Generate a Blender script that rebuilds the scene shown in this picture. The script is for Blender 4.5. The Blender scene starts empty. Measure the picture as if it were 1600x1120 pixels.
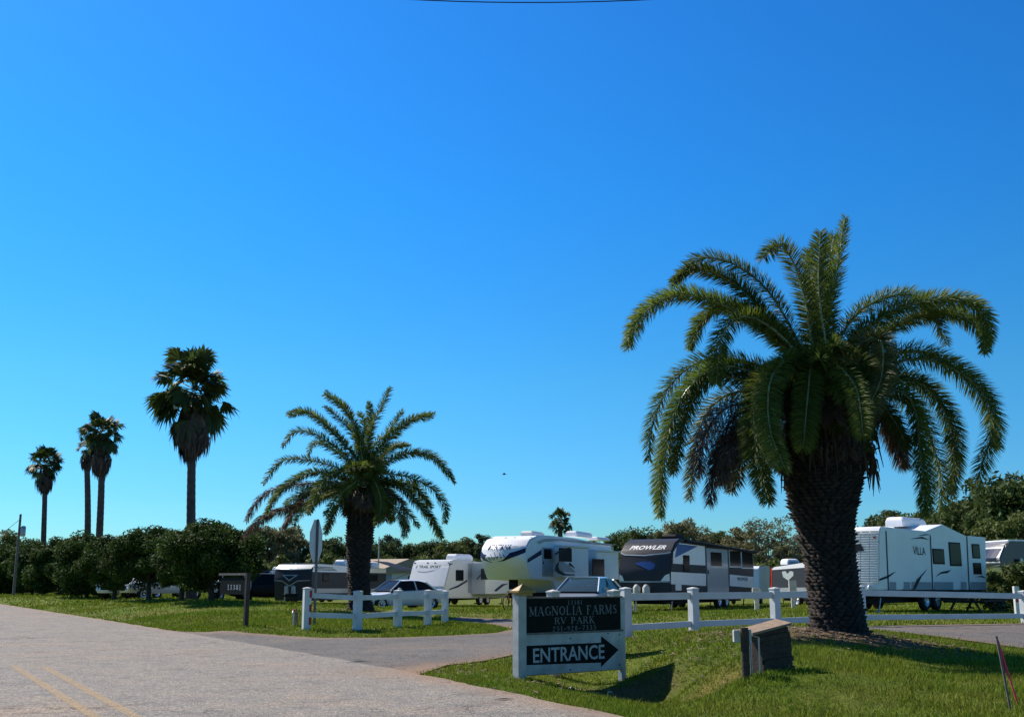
import bpy, bmesh, math, random
import numpy as np
from mathutils import Vector, Matrix
from mathutils.geometry import delaunay_2d_cdt
random.seed(7); RNG = np.random.default_rng(11)
SC = bpy.context.scene; COL = SC.collection
R = math.radians
# ------------------------------------------------------------------ camera, sky, sun
F = 1700.0; YH = 905.0; EYE = 1.5
TILT = math.atan((YH - 560) / F)
cd = bpy.data.cameras.new("camera"); cam = bpy.data.objects.new("camera", cd); COL.objects.link(cam)
cd.sensor_width = 36; cd.lens = 36 * F / 1600; cd.clip_end = 5000
cam.location = (0, 0, EYE); cam.rotation_euler = (math.pi / 2 + TILT, 0, 0)
SC.camera = cam
SUN_AZ, SUN_EL = R(-50), R(47)
w = bpy.data.worlds.new("World"); SC.world = w; w.use_nodes = True
nt = w.node_tree; nt.nodes.clear()
sky = nt.nodes.new('ShaderNodeTexSky'); sky.sky_type = 'NISHITA'; sky.sun_disc = False
sky.sun_elevation = SUN_EL; sky.sun_rotation = SUN_AZ % (2 * math.pi); sky.altitude = 0; sky.air_density = 1.0; sky.dust_density = 0.15; sky.ozone_density = 3.0
hs = nt.nodes.new('ShaderNodeHueSaturation'); hs.inputs['Saturation'].default_value = 1.25; hs.inputs['Hue'].default_value = 0.497
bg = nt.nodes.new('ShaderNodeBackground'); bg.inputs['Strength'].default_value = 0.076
wo = nt.nodes.new('ShaderNodeOutputWorld')
gmn = nt.nodes.new('ShaderNodeGamma'); gmn.inputs[1].default_value = 1.4
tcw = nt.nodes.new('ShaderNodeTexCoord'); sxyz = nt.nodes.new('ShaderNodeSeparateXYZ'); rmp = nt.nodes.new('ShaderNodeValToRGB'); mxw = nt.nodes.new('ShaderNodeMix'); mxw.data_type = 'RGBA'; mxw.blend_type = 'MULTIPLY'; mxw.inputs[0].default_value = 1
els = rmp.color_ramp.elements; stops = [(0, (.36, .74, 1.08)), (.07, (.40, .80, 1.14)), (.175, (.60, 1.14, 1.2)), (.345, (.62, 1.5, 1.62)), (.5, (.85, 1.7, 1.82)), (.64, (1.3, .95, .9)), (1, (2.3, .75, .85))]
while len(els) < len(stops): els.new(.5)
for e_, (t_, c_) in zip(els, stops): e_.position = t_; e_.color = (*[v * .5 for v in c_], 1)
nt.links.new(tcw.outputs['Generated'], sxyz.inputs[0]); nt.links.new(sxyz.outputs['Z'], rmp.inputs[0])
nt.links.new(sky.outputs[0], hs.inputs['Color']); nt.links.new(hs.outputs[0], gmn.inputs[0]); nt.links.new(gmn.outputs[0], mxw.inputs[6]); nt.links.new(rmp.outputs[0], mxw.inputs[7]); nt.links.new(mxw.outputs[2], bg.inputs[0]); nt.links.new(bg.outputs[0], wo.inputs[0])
sl = bpy.data.lights.new("sun", 'SUN'); so = bpy.data.objects.new("sun", sl); COL.objects.link(so)
sl.energy = 5.0; sl.angle = R(0.53); sl.color = (1, .94, .85)
sdir = Vector((math.sin(SUN_AZ) * math.cos(SUN_EL), math.cos(SUN_AZ) * math.cos(SUN_EL), math.sin(SUN_EL)))
so.rotation_euler = sdir.to_track_quat('Z', 'Y').to_euler()
SC.view_settings.view_transform = 'Standard'; SC.view_settings.look = 'None'
SC.view_settings.exposure = 0.42; SC.view_settings.gamma = 1

# ------------------------------------------------------------------ measuring helpers
ct, st = math.cos(TILT), math.sin(TILT)
def ray(px, py):
    a = (px - 800) / F; b = (560 - py) / F
    return Vector((a, ct - b * st, st + b * ct))
def at(px, py, D):
    r = ray(px, py); k = D / r.y
    return Vector((r.x * k, D, EYE + r.z * k))

# ------------------------------------------------------------------ materials
MATS = {}
def mat(name, color, rough=.6, var=0.0, scale=8.0, metal=0.0, spec=.5, bump=0.0, bscale=60.0, color2=None, transl=0.0, coat=0.0, detail=4, attr=None, attr_amt=.5):
    if name in MATS: return MATS[name]
    m = bpy.data.materials.new(name); m.use_nodes = True; n = m.node_tree; p = n.nodes['Principled BSDF']
    p.inputs['Roughness'].default_value = rough; p.inputs['Metallic'].default_value = metal
    p.inputs['Specular IOR Level'].default_value = spec; p.inputs['Coat Weight'].default_value = coat
    c = (*color, 1)
    tc = n.nodes.new('ShaderNodeTexCoord')
    nz = n.nodes.new('ShaderNodeTexNoise'); nz.inputs['Scale'].default_value = scale; nz.inputs['Detail'].default_value = detail
    n.links.new(tc.outputs['Object'], nz.inputs['Vector'])
    mr = n.nodes.new('ShaderNodeMapRange'); mr.inputs[1].default_value = .3; mr.inputs[2].default_value = .7
    n.links.new(nz.outputs[0], mr.inputs[0])
    mx = n.nodes.new('ShaderNodeMix'); mx.data_type = 'RGBA'
    if color2 is None: 
        color2 = tuple(x * (1 - var) for x in color)
    mx.inputs[6].default_value = c; mx.inputs[7].default_value = (*color2, 1)
    n.links.new(mr.outputs[0], mx.inputs[0])
    out = mx.outputs[2]
    if attr:
        at_ = n.nodes.new('ShaderNodeAttribute'); at_.attribute_name = attr
        m2 = n.nodes.new('ShaderNodeMix'); m2.data_type = 'RGBA'; m2.blend_type = 'MULTIPLY'; m2.inputs[0].default_value = 1
        mr2 = n.nodes.new('ShaderNodeMapRange'); mr2.inputs[3].default_value = 1 - attr_amt; mr2.inputs[4].default_value = 1 + attr_amt
        n.links.new(at_.outputs['Fac'], mr2.inputs[0])
        n.links.new(out, m2.inputs[6]); n.links.new(mr2.outputs[0], m2.inputs[7]); out = m2.outputs[2]
    n.links.new(out, p.inputs['Base Color'])
    if bump:
        nb = n.nodes.new('ShaderNodeTexNoise'); nb.inputs['Scale'].default_value = bscale; nb.inputs['Detail'].default_value = 3
        n.links.new(tc.outputs['Object'], nb.inputs['Vector'])
        bp = n.nodes.new('ShaderNodeBump'); bp.inputs['Strength'].default_value = bump; bp.inputs['Distance'].default_value = .01
        n.links.new(nb.outputs[0], bp.inputs['Height']); n.links.new(bp.outputs[0], p.inputs['Normal'])
    if transl:
        tr = n.nodes.new('ShaderNodeBsdfTranslucent'); n.links.new(out, tr.inputs[0])
        ms = n.nodes.new('ShaderNodeMixShader'); ms.inputs[0].default_value = transl
        n.links.new(p.outputs[0], ms.inputs[1]); n.links.new(tr.outputs[0], ms.inputs[2])
        n.links.new(ms.outputs[0], n.nodes['Material Output'].inputs[0])
    MATS[name] = m; return m

# ------------------------------------------------------------------ object helpers
def tag(o, label=None, cat=None, group=None, kind=None):
    if label: o['label'] = label
    if cat: o['category'] = cat
    if group: o['group'] = group
    if kind: o['kind'] = kind
    return o
def link(o, parent=None):
    COL.objects.link(o)
    if parent is not None: o.parent = parent
    return o
def empty(name, loc=(0, 0, 0), rz=0.0, label=None, cat=None, group=None):
    o = bpy.data.objects.new(name, None); o.empty_display_size = .3; link(o)
    o.location = loc; o.rotation_euler = (0, 0, rz)
    return tag(o, label, cat, group)
def copy_tree(o, parent=None):
    c = o.copy(); COL.objects.link(c); c.parent = parent
    for ch in [x for x in COL.objects if x.parent == o]: copy_tree(ch, c)
    return c
class MB:
    def __init__(s): s.v = []; s.f = []
    def add(s, vs, fs):
        b = len(s.v); s.v += [tuple(x) for x in vs]; s.f += [tuple(i + b for i in f) for f in fs]; return s
    def box(s, a, b):
        x0, y0, z0 = a; x1, y1, z1 = b
        return s.add([(x0,y0,z0),(x1,y0,z0),(x1,y1,z0),(x0,y1,z0),(x0,y0,z1),(x1,y0,z1),(x1,y1,z1),(x0,y1,z1)],
                     [(0,3,2,1),(4,5,6,7),(0,1,5,4),(1,2,6,5),(2,3,7,6),(3,0,4,7)])
    def tube(s, pts, rad, n=8, cap=True):
        pts = [Vector(p) for p in pts]
        if not hasattr(rad, '__len__'): rad = [rad] * len(pts)
        rings = []
        ref = Vector((0, 0, 1))
        for i, p in enumerate(pts):
            t = (pts[min(i + 1, len(pts) - 1)] - pts[max(i - 1, 0)]).normalized()
            r_ = ref if abs(t.dot(ref)) < .95 else Vector((1, 0, 0))
            a = t.cross(r_).normalized(); b = t.cross(a).normalized()
            rings.append([p + (a * math.cos(2 * math.pi * k / n) + b * math.sin(2 * math.pi * k / n)) * rad[i] for k in range(n)])
        vs = [q for rr in rings for q in rr]; fs = []
        for i in range(len(pts) - 1):
            for k in range(n):
                k2 = (k + 1) % n; fs.append((i * n + k, i * n + k2, (i + 1) * n + k2, (i + 1) * n + k))
        if cap: fs.append(tuple(range(n))[::-1]); fs.append(tuple((len(pts) - 1) * n + k for k in range(n)))
        return s.add(vs, fs)
    def prism(s, poly, y0, y1):          # poly in (x,z), extruded along y
        n = len(poly)
        vs = [(x, y0, z) for x, z in poly] + [(x, y1, z) for x, z in poly]
        fs = [tuple(range(n)), tuple(range(2 * n - 1, n - 1, -1))] + [(k, k + n, (k + 1) % n + n, (k + 1) % n) for k in range(n)]
        return s.add(vs, fs)
    def lathe(s, prof, c=(0, 0, 0), axis='z', n=20):
        vs = []; m = len(prof)
        for k in range(n):
            a = 2 * math.pi * k / n; ca, sa = math.cos(a), math.sin(a)
            for r_, h in prof:
                if axis == 'z': vs.append((c[0] + r_ * ca, c[1] + r_ * sa, c[2] + h))
                else: vs.append((c[0] + r_ * ca, c[1] + h, c[2] + r_ * sa))
        fs = [(k * m + j, ((k + 1) % n) * m + j, ((k + 1) % n) * m + j + 1, k * m + j + 1) for k in range(n) for j in range(m - 1)]
        return s.add(vs, fs)
    def mesh(s, name, bevel=0, smooth=False):
        me = bpy.data.meshes.new(name); me.from_pydata([tuple(v) for v in s.v], [], s.f)
        bm = bmesh.new(); bm.from_mesh(me)
        if bevel:
            ed = [e for e in bm.edges if len(e.link_faces) == 2 and e.calc_face_angle(0) > R(35)]
            bmesh.ops.bevel(bm, geom=ed, offset=bevel, segments=2, affect='EDGES', clamp_overlap=True)
        bmesh.ops.recalc_face_normals(bm, faces=bm.faces); bm.to_mesh(me); bm.free()
        if smooth:
            me.polygons.foreach_set('use_smooth', [True] * len(me.polygons))
            try: me.set_sharp_from_angle(angle=R(40))
            except Exception: pass
        return me
    def build(s, name, m, parent=None, bevel=0, smooth=False, label=None):
        me = s.mesh(name, bevel, smooth); me.materials.append(m)
        o = bpy.data.objects.new(name, me); link(o, parent)
        if label: o['label'] = label
        return o
def np_mesh(name, V, loops, counts, m, parent=None, rnd=None):
    """V (n,3); loops flat vertex index; counts per-face vertex count; rnd per-face random value"""
    me = bpy.data.meshes.new(name)
    me.vertices.add(len(V)); me.vertices.foreach_set('co', np.asarray(V, np.float32).ravel())
    me.loops.add(len(loops)); me.loops.foreach_set('vertex_index', np.asarray(loops, np.int32))
    me.polygons.add(len(counts)); starts = np.concatenate([[0], np.cumsum(counts)[:-1]])
    me.polygons.foreach_set('loop_start', starts.astype(np.int32)); me.polygons.foreach_set('loop_total', np.asarray(counts, np.int32))
    if rnd is not None:
        a = me.attributes.new('rnd', 'FLOAT', 'FACE'); a.data.foreach_set('value', np.asarray(rnd, np.float32))
    me.update(calc_edges=True); me.validate()
    me.materials.append(m)
    o = bpy.data.objects.new(name, me); link(o, parent); return o

# ------------------------------------------------------------------ terrain (thin plate spline through measured ground points)
CP = []
for px, py, D in [(322,938,50),(220,935,61),(135,932,76),(60,930,92),(0,928,110),(200,955,46),(300,960,40),(386,980,31.5),(430,976,33.5),(440,952,44),(350,945,53),
                  (420,941,72),(478,984,31.3),(558,984,32.0),(621,979,33.6),(668,977,35.6),(695,973,37.8),(562,953,44),(620,952,57),(697,948,62),(795,948,69),
                  (846,951,57),(958,950,66),(1050,955,47),(1178,946,56),(1372,957,37),(1537,955,43.3),(1566,945,52),(900,958,45),(1000,962,38),(1200,962,34),(1500,965,33),
                  (1310,986,20),(1200,1008,18),(1000,1003,20.6),(980,997,24),(1085,990,24.8),(1213,984,26.3),(1347,978,27.8),(1500,990,25),(1600,1001,23),
                  (816,1060,17.5),(960,1062,19.4),(1085,1058,16.6),(1090,1112,13.8),(1300,1110,12.6),(1500,1110,12.6),(1600,1050,16),(1450,1050,16),(1400,1000,19.8),(1500,1012,20),
                  (640,995,29.6),(500,997,28.9),(775,989,31.6),(703,970,40.5),(800,967,43),(801,1023,21.2),(900,1011,21.6),(697,1040,19),(1085,992,22.6),(1200,986,23),(1370,984,23),
                  (600,1010,25),(700,1005,26),(1150,1030,16.3),(1060,1030,18.2),(1166,1056,14.0),(1184,1055,14.3),(1240,1048,14.6),(1150,1085,13.2),(1250,1085,13.2)]:
    p = at(px, py, D); CP.append((p.x, p.y, p.z))
for p in [(1.8,17.2,-.40),(2.3,16.8,-.42),(1.3,17.2,-.3),(2.6,17.6,-.25),(.7,16.9,-.1),(1.9,15.6,-.2),(2.7,15.6,-.2),(1.0,15.6,-.06)]: CP.append(p)
EDGE = [(60,-100),(13.5,-10),(4.0,7.0),(1.35,12.3),(-1.5,18.1),(-4.3,23.2),(-7.2,28.2),(-10.1,33.2),(-16.3,43.6),(-32.3,70),(-62,120),(-115,210),(-225,400)]
for i in range(1, 9):
    for k in range(3 if i > 2 else 1):
        a_, b_ = EDGE[i], EDGE[i + 1]; t_ = k / 3; x_, y_ = a_[0] + (b_[0] - a_[0]) * t_, a_[1] + (b_[1] - a_[1]) * t_
        for o_ in (0, -2.5, -7, -11): CP.append((x_ + o_ * .86, y_ + o_ * .5, 0))
for x, y in [(-6,10),(-14,24),(-24,40),(-44,70),(-8,0),(-90,140),(0,0),(20,0),(22,10),(-30,10),(-60,60),(30,20),(30,40),(40,60),(-60,110),(0,100),(-25,110),(35,100),(80,60),(60,20),(-100,60),(-100,10),(-120,160),(0,160),(120,120),(60,160),(-60,200)]: CP.append((x, y, 0.0))
CP = np.array(CP); N = len(CP)
def tps_k(d2): return 0.5 * d2 * np.log(d2 + 1e-9)
d2 = ((CP[:, None, :2] - CP[None, :, :2]) ** 2).sum(-1)
A = np.zeros((N + 3, N + 3)); A[:N, :N] = tps_k(d2) + np.eye(N) * .15
A[:N, N] = 1; A[:N, N + 1:] = CP[:, :2]; A[N, :N] = 1; A[N + 1:, :N] = CP[:, :2].T
WT = np.linalg.solve(A, np.concatenate([CP[:, 2], [0, 0, 0]]))
def Tn(X, Y):
    X = np.asarray(X, float); Y = np.asarray(Y, float); sh = X.shape; x = X.ravel(); y = Y.ravel(); out = np.empty(len(x))
    for i in range(0, len(x), 20000):
        xx = x[i:i + 20000]; yy = y[i:i + 20000]
        k = tps_k((xx[:, None] - CP[None, :, 0]) ** 2 + (yy[:, None] - CP[None, :, 1]) ** 2)
        out[i:i + 20000] = k @ WT[:N] + WT[N] + WT[N + 1] * xx + WT[N + 2] * yy
    r_ = np.hypot(x, y - 40); bl = np.clip((r_ - 80) / 50, 0, 1)
    k_ = np.clip((sdist(ROADP, x, y) + .05) / 1.0, 0, 1); k_ = k_ * k_ * (3 - 2 * k_)
    return np.clip(out * (1 - bl) * k_, -.6, 1.0).reshape(sh)
def T(x, y): return float(Tn([x], [y])[0])
def G(px, D):
    x = (px - 800) * D * 1.0
    for _ in range(3): pass
    p = at(px, 940, D); z = T(p.x, D)
    # refine x for the tilted camera
    py = 560 + F * ((EYE - z) * ct + D * st) / (D * ct - (EYE - z) * st)
    p = at(px, py, D); return Vector((p.x, D, T(p.x, D)))

# pavement outlines
def wp(l): return [(at(a, b, D).x, D) for a, b, D in l]
ROADW = 9.6
def edge_offset(off):
    out = []
    for i, (x, y) in enumerate(EDGE):
        a = EDGE[max(i - 1, 0)]; b = EDGE[min(i + 1, len(EDGE) - 1)]
        dx, dy = b[0] - a[0], b[1] - a[1]; L = math.hypot(dx, dy); out.append((x - dy / L * off, y + dx / L * off))
    return out
EL = edge_offset(ROADW)
ROADP = EDGE + EL[::-1]
DRIVEP = [(-12.2,31.0),(-9.95,33.0)] + wp([(390,994,30.2),(500,997,28.9),(620,996,29.2),(700,993,30.2),(775,989,31.6),(801,984,33.2),(770,977,36),(715,971,39.8),(700,968,41.5),
          (720,966,43.5),(800,967,43),(880,975,37),(925,985,31),(960,992,26.0),(1010,993,24.1),(1085,990,24.8),(1213,984,26.2),(1347,980,27.7),(1480,981,28.9),(1620,981,30.5),(1800,981,32.3),
          (1800,1020,18),(1650,1008,20.3),(1500,995,21.7),(1370,984,22.6),(1200,987,22.6),(1085,992,22.1),(973,1002,21.7),(880,1012,21.5),(801,1023,21.2),(740,1031,20.1),(697,1039,19.1),(660,1049,18.3),(630,1056,17.6)]) + [(-3.6,17.8)]
def inside(P, X, Y):
    X = np.asarray(X); Y = np.asarray(Y); c = np.zeros(X.shape, bool); n = len(P)
    for i in range(n):
        x0, y0 = P[i]; x1, y1 = P[(i + 1) % n]
        if y0 == y1: continue
        m = ((y0 > Y) != (y1 > Y)) & (X < (x1 - x0) * (Y - y0) / (y1 - y0) + x0); c ^= m
    return c
def sdist(P, X, Y):
    d = np.full(np.shape(X), 1e9); n = len(P)
    for i in range(n):
        x0, y0 = P[i]; x1, y1 = P[(i + 1) % n]; dx, dy = x1 - x0, y1 - y0
        t = np.clip(((X - x0) * dx + (Y - y0) * dy) / (dx * dx + dy * dy + 1e-12), 0, 1)
        d = np.minimum(d, np.hypot(X - x0 - t * dx, Y - y0 - t * dy))
    return np.where(inside(P, X, Y), -d, d)
def pave_sd(X, Y): return np.minimum(sdist(ROADP, X, Y), sdist(DRIVEP, X, Y))

def axis(segs):
    out = []
    for a, b, s in segs:
        n = max(1, int(round((b - a) / s))); out += [a + (b - a) * i / n for i in range(n)]
    return np.array(out + [segs[-1][1]])
gx = axis([(-2500,-400,150),(-400,-100,20),(-100,-40,4),(-40,-12,1.0),(-12,14,.3),(14,40,1.0),(40,100,4),(100,400,20),(400,2500,150)])
gy = axis([(-400,-40,40),(-40,6,3),(6,30,.3),(30,50,.6),(50,100,1.5),(100,200,6),(200,600,30),(600,3000,200)])
GX, GY = np.meshgrid(gx, gy); GZ = Tn(GX, GY); SD = pave_sd(GX, GY)
bumpy = .012 * np.sin(GX * 3.1 + np.sin(GY * 2.3)) * np.sin(GY * 2.7 + 1.3 * np.sin(GX * 1.7)) * np.clip(SD, 0, 1)
GZ = GZ + bumpy - .10 * np.clip(-SD / .5, 0, 1)
nx, ny = len(gx), len(gy)
idx = np.arange(nx * ny).reshape(ny, nx)
lp = np.stack([idx[:-1, :-1], idx[:-1, 1:], idx[1:, 1:], idx[1:, :-1]], -1).reshape(-1, 4)

def ground_mat():
    m = bpy.data.materials.new('lawn'); m.use_nodes = True; n = m.node_tree; L = n.links; p = n.nodes['Principled BSDF']; p.inputs['Roughness'].default_value = .95; p.inputs['Specular IOR Level'].default_value = .1
    g = n.nodes.new('ShaderNodeNewGeometry')
    def noise(sc, det=4, rough=.6, v=None):
        a = n.nodes.new('ShaderNodeTexNoise'); a.inputs['Scale'].default_value = sc; a.inputs['Detail'].default_value = det; a.inputs['Roughness'].default_value = rough
        L.new(v or g.outputs['Position'], a.inputs['Vector']); return a.outputs[0]
    def ramp(x, stops):
        r_ = n.nodes.new('ShaderNodeValToRGB'); e = r_.color_ramp.elements
        while len(e) < len(stops): e.new(.5)
        for k, (t, c) in enumerate(stops): e[k].position = t; e[k].color = (*c, 1)
        L.new(x, r_.inputs[0]); return r_.outputs[0]
    def mix(a, b, fac, mode='MIX'):
        x = n.nodes.new('ShaderNodeMix'); x.data_type = 'RGBA'; x.blend_type = mode
        if isinstance(fac, float): x.inputs[0].default_value = fac
        else: L.new(fac, x.inputs[0])
        for k, q in ((6, a), (7, b)):
            if isinstance(q, tuple): x.inputs[k].default_value = (*q, 1)
            else: L.new(q, x.inputs[k])
        return x.outputs[2]
    big = ramp(noise(.35, 3), [(.35, (.10, .15, .022)), (.5, (.125, .16, .026)), (.68, (.17, .15, .045))])
    mid = ramp(noise(3.0, 4), [(.3, (.6, .65, .6)), (.7, (1.25, 1.2, 1.1))])
    fine = ramp(noise(28, 4, .8), [(.3, (.4, .45, .4)), (.7, (1.55, 1.5, 1.4))])
    c = mix(big, mid, 1.0, 'MULTIPLY'); c = mix(c, fine, 1.0, 'MULTIPLY')
    a = n.nodes.new('ShaderNodeAttribute'); a.attribute_name = 'dirt'
    dn = n.nodes.new('ShaderNodeMath'); dn.operation = 'MULTIPLY_ADD'; dn.inputs[1].default_value = 1.4; dn.inputs[2].default_value = -.7; L.new(noise(2.6, 5), dn.inputs[0])
    ad = n.nodes.new('ShaderNodeMath'); ad.operation = 'ADD'; ad.use_clamp = True; L.new(a.outputs['Fac'], ad.inputs[0]); L.new(dn.outputs[0], ad.inputs[1])
    ml = n.nodes.new('ShaderNodeMath'); ml.operation = 'MULTIPLY'; ml.use_clamp = True; L.new(ad.outputs[0], ml.inputs[0]); L.new(a.outputs['Fac'], ml.inputs[1])
    dirt = mix((.20, .135, .085), fine, .75, 'MULTIPLY')
    c = mix(c, dirt, ml.outputs[0]); L.new(c, p.inputs['Base Color'])
    b = n.nodes.new('ShaderNodeBump'); b.inputs['Distance'].default_value = .05; b.inputs['Strength'].default_value = .9
    L.new(noise(22, 5, .8), b.inputs['Height']); L.new(b.outputs[0], p.inputs['Normal'])
    return m
gm = ground_mat()
ground = np_mesh('ground', np.stack([GX, GY, GZ], -1).reshape(-1, 3), lp.ravel(), np.full(len(lp), 4), gm)
tag(ground, kind='structure')
PALM1 = G(1312, 20.0)
dirt = np.exp(-((GX - PALM1.x) ** 2 + (GY - PALM1.y + .7) ** 2 * 1.4) / 3.0) * 1.7 + .75 * np.clip(1 - np.abs(SD - .0) / .16, 0, 1)
dirt += .9 * np.exp(-((GX - 1.7) ** 2 / 1.6 + (GY - 17.9) ** 2 / .25))
PALM2 = G(563, 44.0)
dirt += np.exp(-((GX - PALM2.x) ** 2 + (GY - PALM2.y) ** 2) / 2.0)
da = ground.data.attributes.new('dirt', 'FLOAT', 'POINT'); da.data.foreach_set('value', np.clip(dirt, 0, 1).ravel().astype(np.float32))
ground.data.polygons.foreach_set('use_smooth', [True] * len(ground.data.polygons))

def asphalt(name, c1, c2, c3):
    m = bpy.data.materials.new(name); m.use_nodes = True; n = m.node_tree; L = n.links; p = n.nodes['Principled BSDF']; p.inputs['Roughness'].default_value = .9; p.inputs['Specular IOR Level'].default_value = .25
    g = n.nodes.new('ShaderNodeNewGeometry')
    def noise(sc, det=4, rough=.6):
        a = n.nodes.new('ShaderNodeTexNoise'); a.inputs['Scale'].default_value = sc; a.inputs['Detail'].default_value = det; a.inputs['Roughness'].default_value = rough
        L.new(g.outputs['Position'], a.inputs['Vector']); return a.outputs[0]
    def ramp(x, stops):
        r_ = n.nodes.new('ShaderNodeValToRGB'); e = r_.color_ramp.elements
        while len(e) < len(stops): e.new(.5)
        for k, (t, c) in enumerate(stops): e[k].position = t; e[k].color = (*c, 1)
        L.new(x, r_.inputs[0]); return r_.outputs[0]
    def mul(a, b):
        x = n.nodes.new('ShaderNodeMix'); x.data_type = 'RGBA'; x.blend_type = 'MULTIPLY'; x.inputs[0].default_value = 1; L.new(a, x.inputs[6]); L.new(b, x.inputs[7]); return x.outputs[2]
    base = ramp(noise(.28, 5), [(.32, c1), (.52, c2), (.7, c3)])
    vo = n.nodes.new('ShaderNodeTexVoronoi'); vo.inputs['Scale'].default_value = 80; L.new(g.outputs['Position'], vo.inputs['Vector'])
    sp = n.nodes.new('ShaderNodeSeparateColor'); L.new(vo.outputs['Color'], sp.inputs[0])
    ag = ramp(sp.outputs[0], [(0, (.32, .32, .33)), (.55, (.92, .92, .92)), (1, (2.0, 1.95, 1.85))])
    fn = ramp(noise(9, 6, .75), [(.3, (.78, .78, .78)), (.7, (1.2, 1.2, 1.2))])
    v2 = n.nodes.new('ShaderNodeTexVoronoi'); v2.feature = 'DISTANCE_TO_EDGE'; v2.inputs['Scale'].default_value = .42
    wn = n.nodes.new('ShaderNodeTexNoise'); wn.inputs['Scale'].default_value = 1.6; wn.inputs['Detail'].default_value = 6; L.new(g.outputs['Position'], wn.inputs['Vector'])
    wm = n.nodes.new('ShaderNodeVectorMath'); wm.operation = 'MULTIPLY_ADD'; wm.inputs[1].default_value = (1.6, 1.6, 0); L.new(wn.outputs['Color'], wm.inputs[0]); L.new(g.outputs['Position'], wm.inputs[2]); L.new(wm.outputs[0], v2.inputs['Vector'])
    crk = ramp(v2.outputs['Distance'], [(0, (.35, .34, .33)), (.006, (.6, .6, .6)), (.012, (1, 1, 1))]); msk = ramp(noise(.5, 2), [(.5, (1, 1, 1)), (.56, (0, 0, 0))])
    cm = n.nodes.new('ShaderNodeMix'); cm.data_type = 'RGBA'; L.new(msk, cm.inputs[0]); L.new(crk, cm.inputs[6]); cm.inputs[7].default_value = (1, 1, 1, 1)
    stn = ramp(noise(1.3, 6, .7), [(.28, (.62, .61, .60)), (.46, (1, 1, 1)), (.72, (1.16, 1.09, 1.0))])
    c_ = mul(mul(mul(mul(base, ag), fn), cm.outputs[2]), stn)
    at_ = n.nodes.new('ShaderNodeAttribute'); at_.attribute_name = 'edge'; sm = n.nodes.new('ShaderNodeMath'); sm.operation = 'MULTIPLY'; L.new(at_.outputs['Fac'], sm.inputs[0]); L.new(noise(3.5, 5), sm.inputs[1])
    sd_ = n.nodes.new('ShaderNodeMix'); sd_.data_type = 'RGBA'; L.new(sm.outputs[0], sd_.inputs[0]); L.new(c_, sd_.inputs[6]); sd_.inputs[7].default_value = (.27, .16, .09, 1)
    L.new(sd_.outputs[2], p.inputs['Base Color'])
    b = n.nodes.new('ShaderNodeBump'); b.inputs['Distance'].default_value = .006; b.inputs['Strength'].default_value = .7
    L.new(vo.outputs['Distance'], b.inputs['Height']); L.new(b.outputs[0], p.inputs['Normal'])
    return m
road_m = asphalt('road_asphalt', (.222, .198, .175), (.205, .190, .172), (.27, .212, .165))
drive_m = asphalt('drive_asphalt', (.10, .094, .09), (.12, .112, .108), (.15, .125, .105))

def resample(P, step, jit=0.0):
    out = []
    for i in range(len(P)):
        a = Vector(P[i]); b = Vector(P[(i + 1) % len(P)]); n_ = max(1, int((b - a).length / step))
        for k in range(n_):
            q = a.lerp(b, k / n_); out.append((q.x + random.uniform(-jit, jit), q.y + random.uniform(-jit, jit)))
    return out
# road strip
rows = []
EE = []
for i in range(len(EDGE) - 1):
    a = Vector(EDGE[i]); b = Vector(EDGE[i + 1]); al = Vector(EL[i]); bl = Vector(EL[i + 1])
    st_ = .25 if 5 < b.y < 60 else 4.0
    n_ = max(1, int((b - a).length / st_))
    for k in range(n_): EE.append((a.lerp(b, k / n_), al.lerp(bl, k / n_)))
NW = 16; rv = []
for k, (a, b) in enumerate(EE):
    j = .035 * math.sin(k * .7) + random.uniform(-.03, .03) if 5 < a.y < 60 else 0
    for q in range(NW + 1):
        s_ = q / NW; pt = a.lerp(b, s_ ** 1.0)
        if q == 0: pt = a + (a - b).normalized() * j
        rv.append((pt.x, pt.y, 0))
rv = np.array(rv); rv[:, 2] = Tn(rv[:, 0], rv[:, 1]) + .024
ii = np.arange(len(rv)).reshape(-1, NW + 1)
lp2 = np.stack([ii[:-1, :-1], ii[1:, :-1], ii[1:, 1:], ii[:-1, 1:]], -1).reshape(-1, 4)[:, ::-1]
road = np_mesh('road', rv, lp2.ravel(), np.full(len(lp2), 4), road_m)
def edge_attr(me, V):
    V = np.asarray(V); d_ = -pave_sd(V[:, 0], V[:, 1]); tipd = np.hypot(V[:, 0] + 1.3, V[:, 1] - 18.6); e_ = np.clip(1 - d_ / .6, 0, 1) * 1.0 + np.exp(-(tipd / 1.2) ** 2) * 1.1
    a_ = me.attributes.new('edge', 'FLOAT', 'POINT'); a_.data.foreach_set('value', np.clip(e_, 0, 1.3).astype(np.float32))
edge_attr(road.data, rv); tag(road, kind='structure')
# drive
bd = resample(DRIVEP, .35, .03)
ipx = []
X_, Y_ = np.meshgrid(np.arange(-13, 36, .45), np.arange(16, 46, .45)); ins = sdist(DRIVEP, X_, Y_) < -.2
ipx = list(zip(X_[ins], Y_[ins]))
vs2 = [Vector(p) for p in bd] + [Vector(p) for p in ipx]
res = delaunay_2d_cdt(vs2, [(i, (i + 1) % len(bd)) for i in range(len(bd))], [list(range(len(bd)))], 2, 1e-4)
dv = np.array([(v.x, v.y, 0) for v in res[0]]); dv[:, 2] = Tn(dv[:, 0], dv[:, 1]) + .014
me = bpy.data.meshes.new('entrance_drive'); me.from_pydata(dv.tolist(), [], [tuple(f) for f in res[2]]); me.materials.append(drive_m)
bm = bmesh.new(); bm.from_mesh(me)
for f in bm.faces:
    f.normal_update()
    if f.normal.z < 0: f.normal_flip()
bm.to_mesh(me); bm.free()
edge_attr(me, dv)
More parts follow.
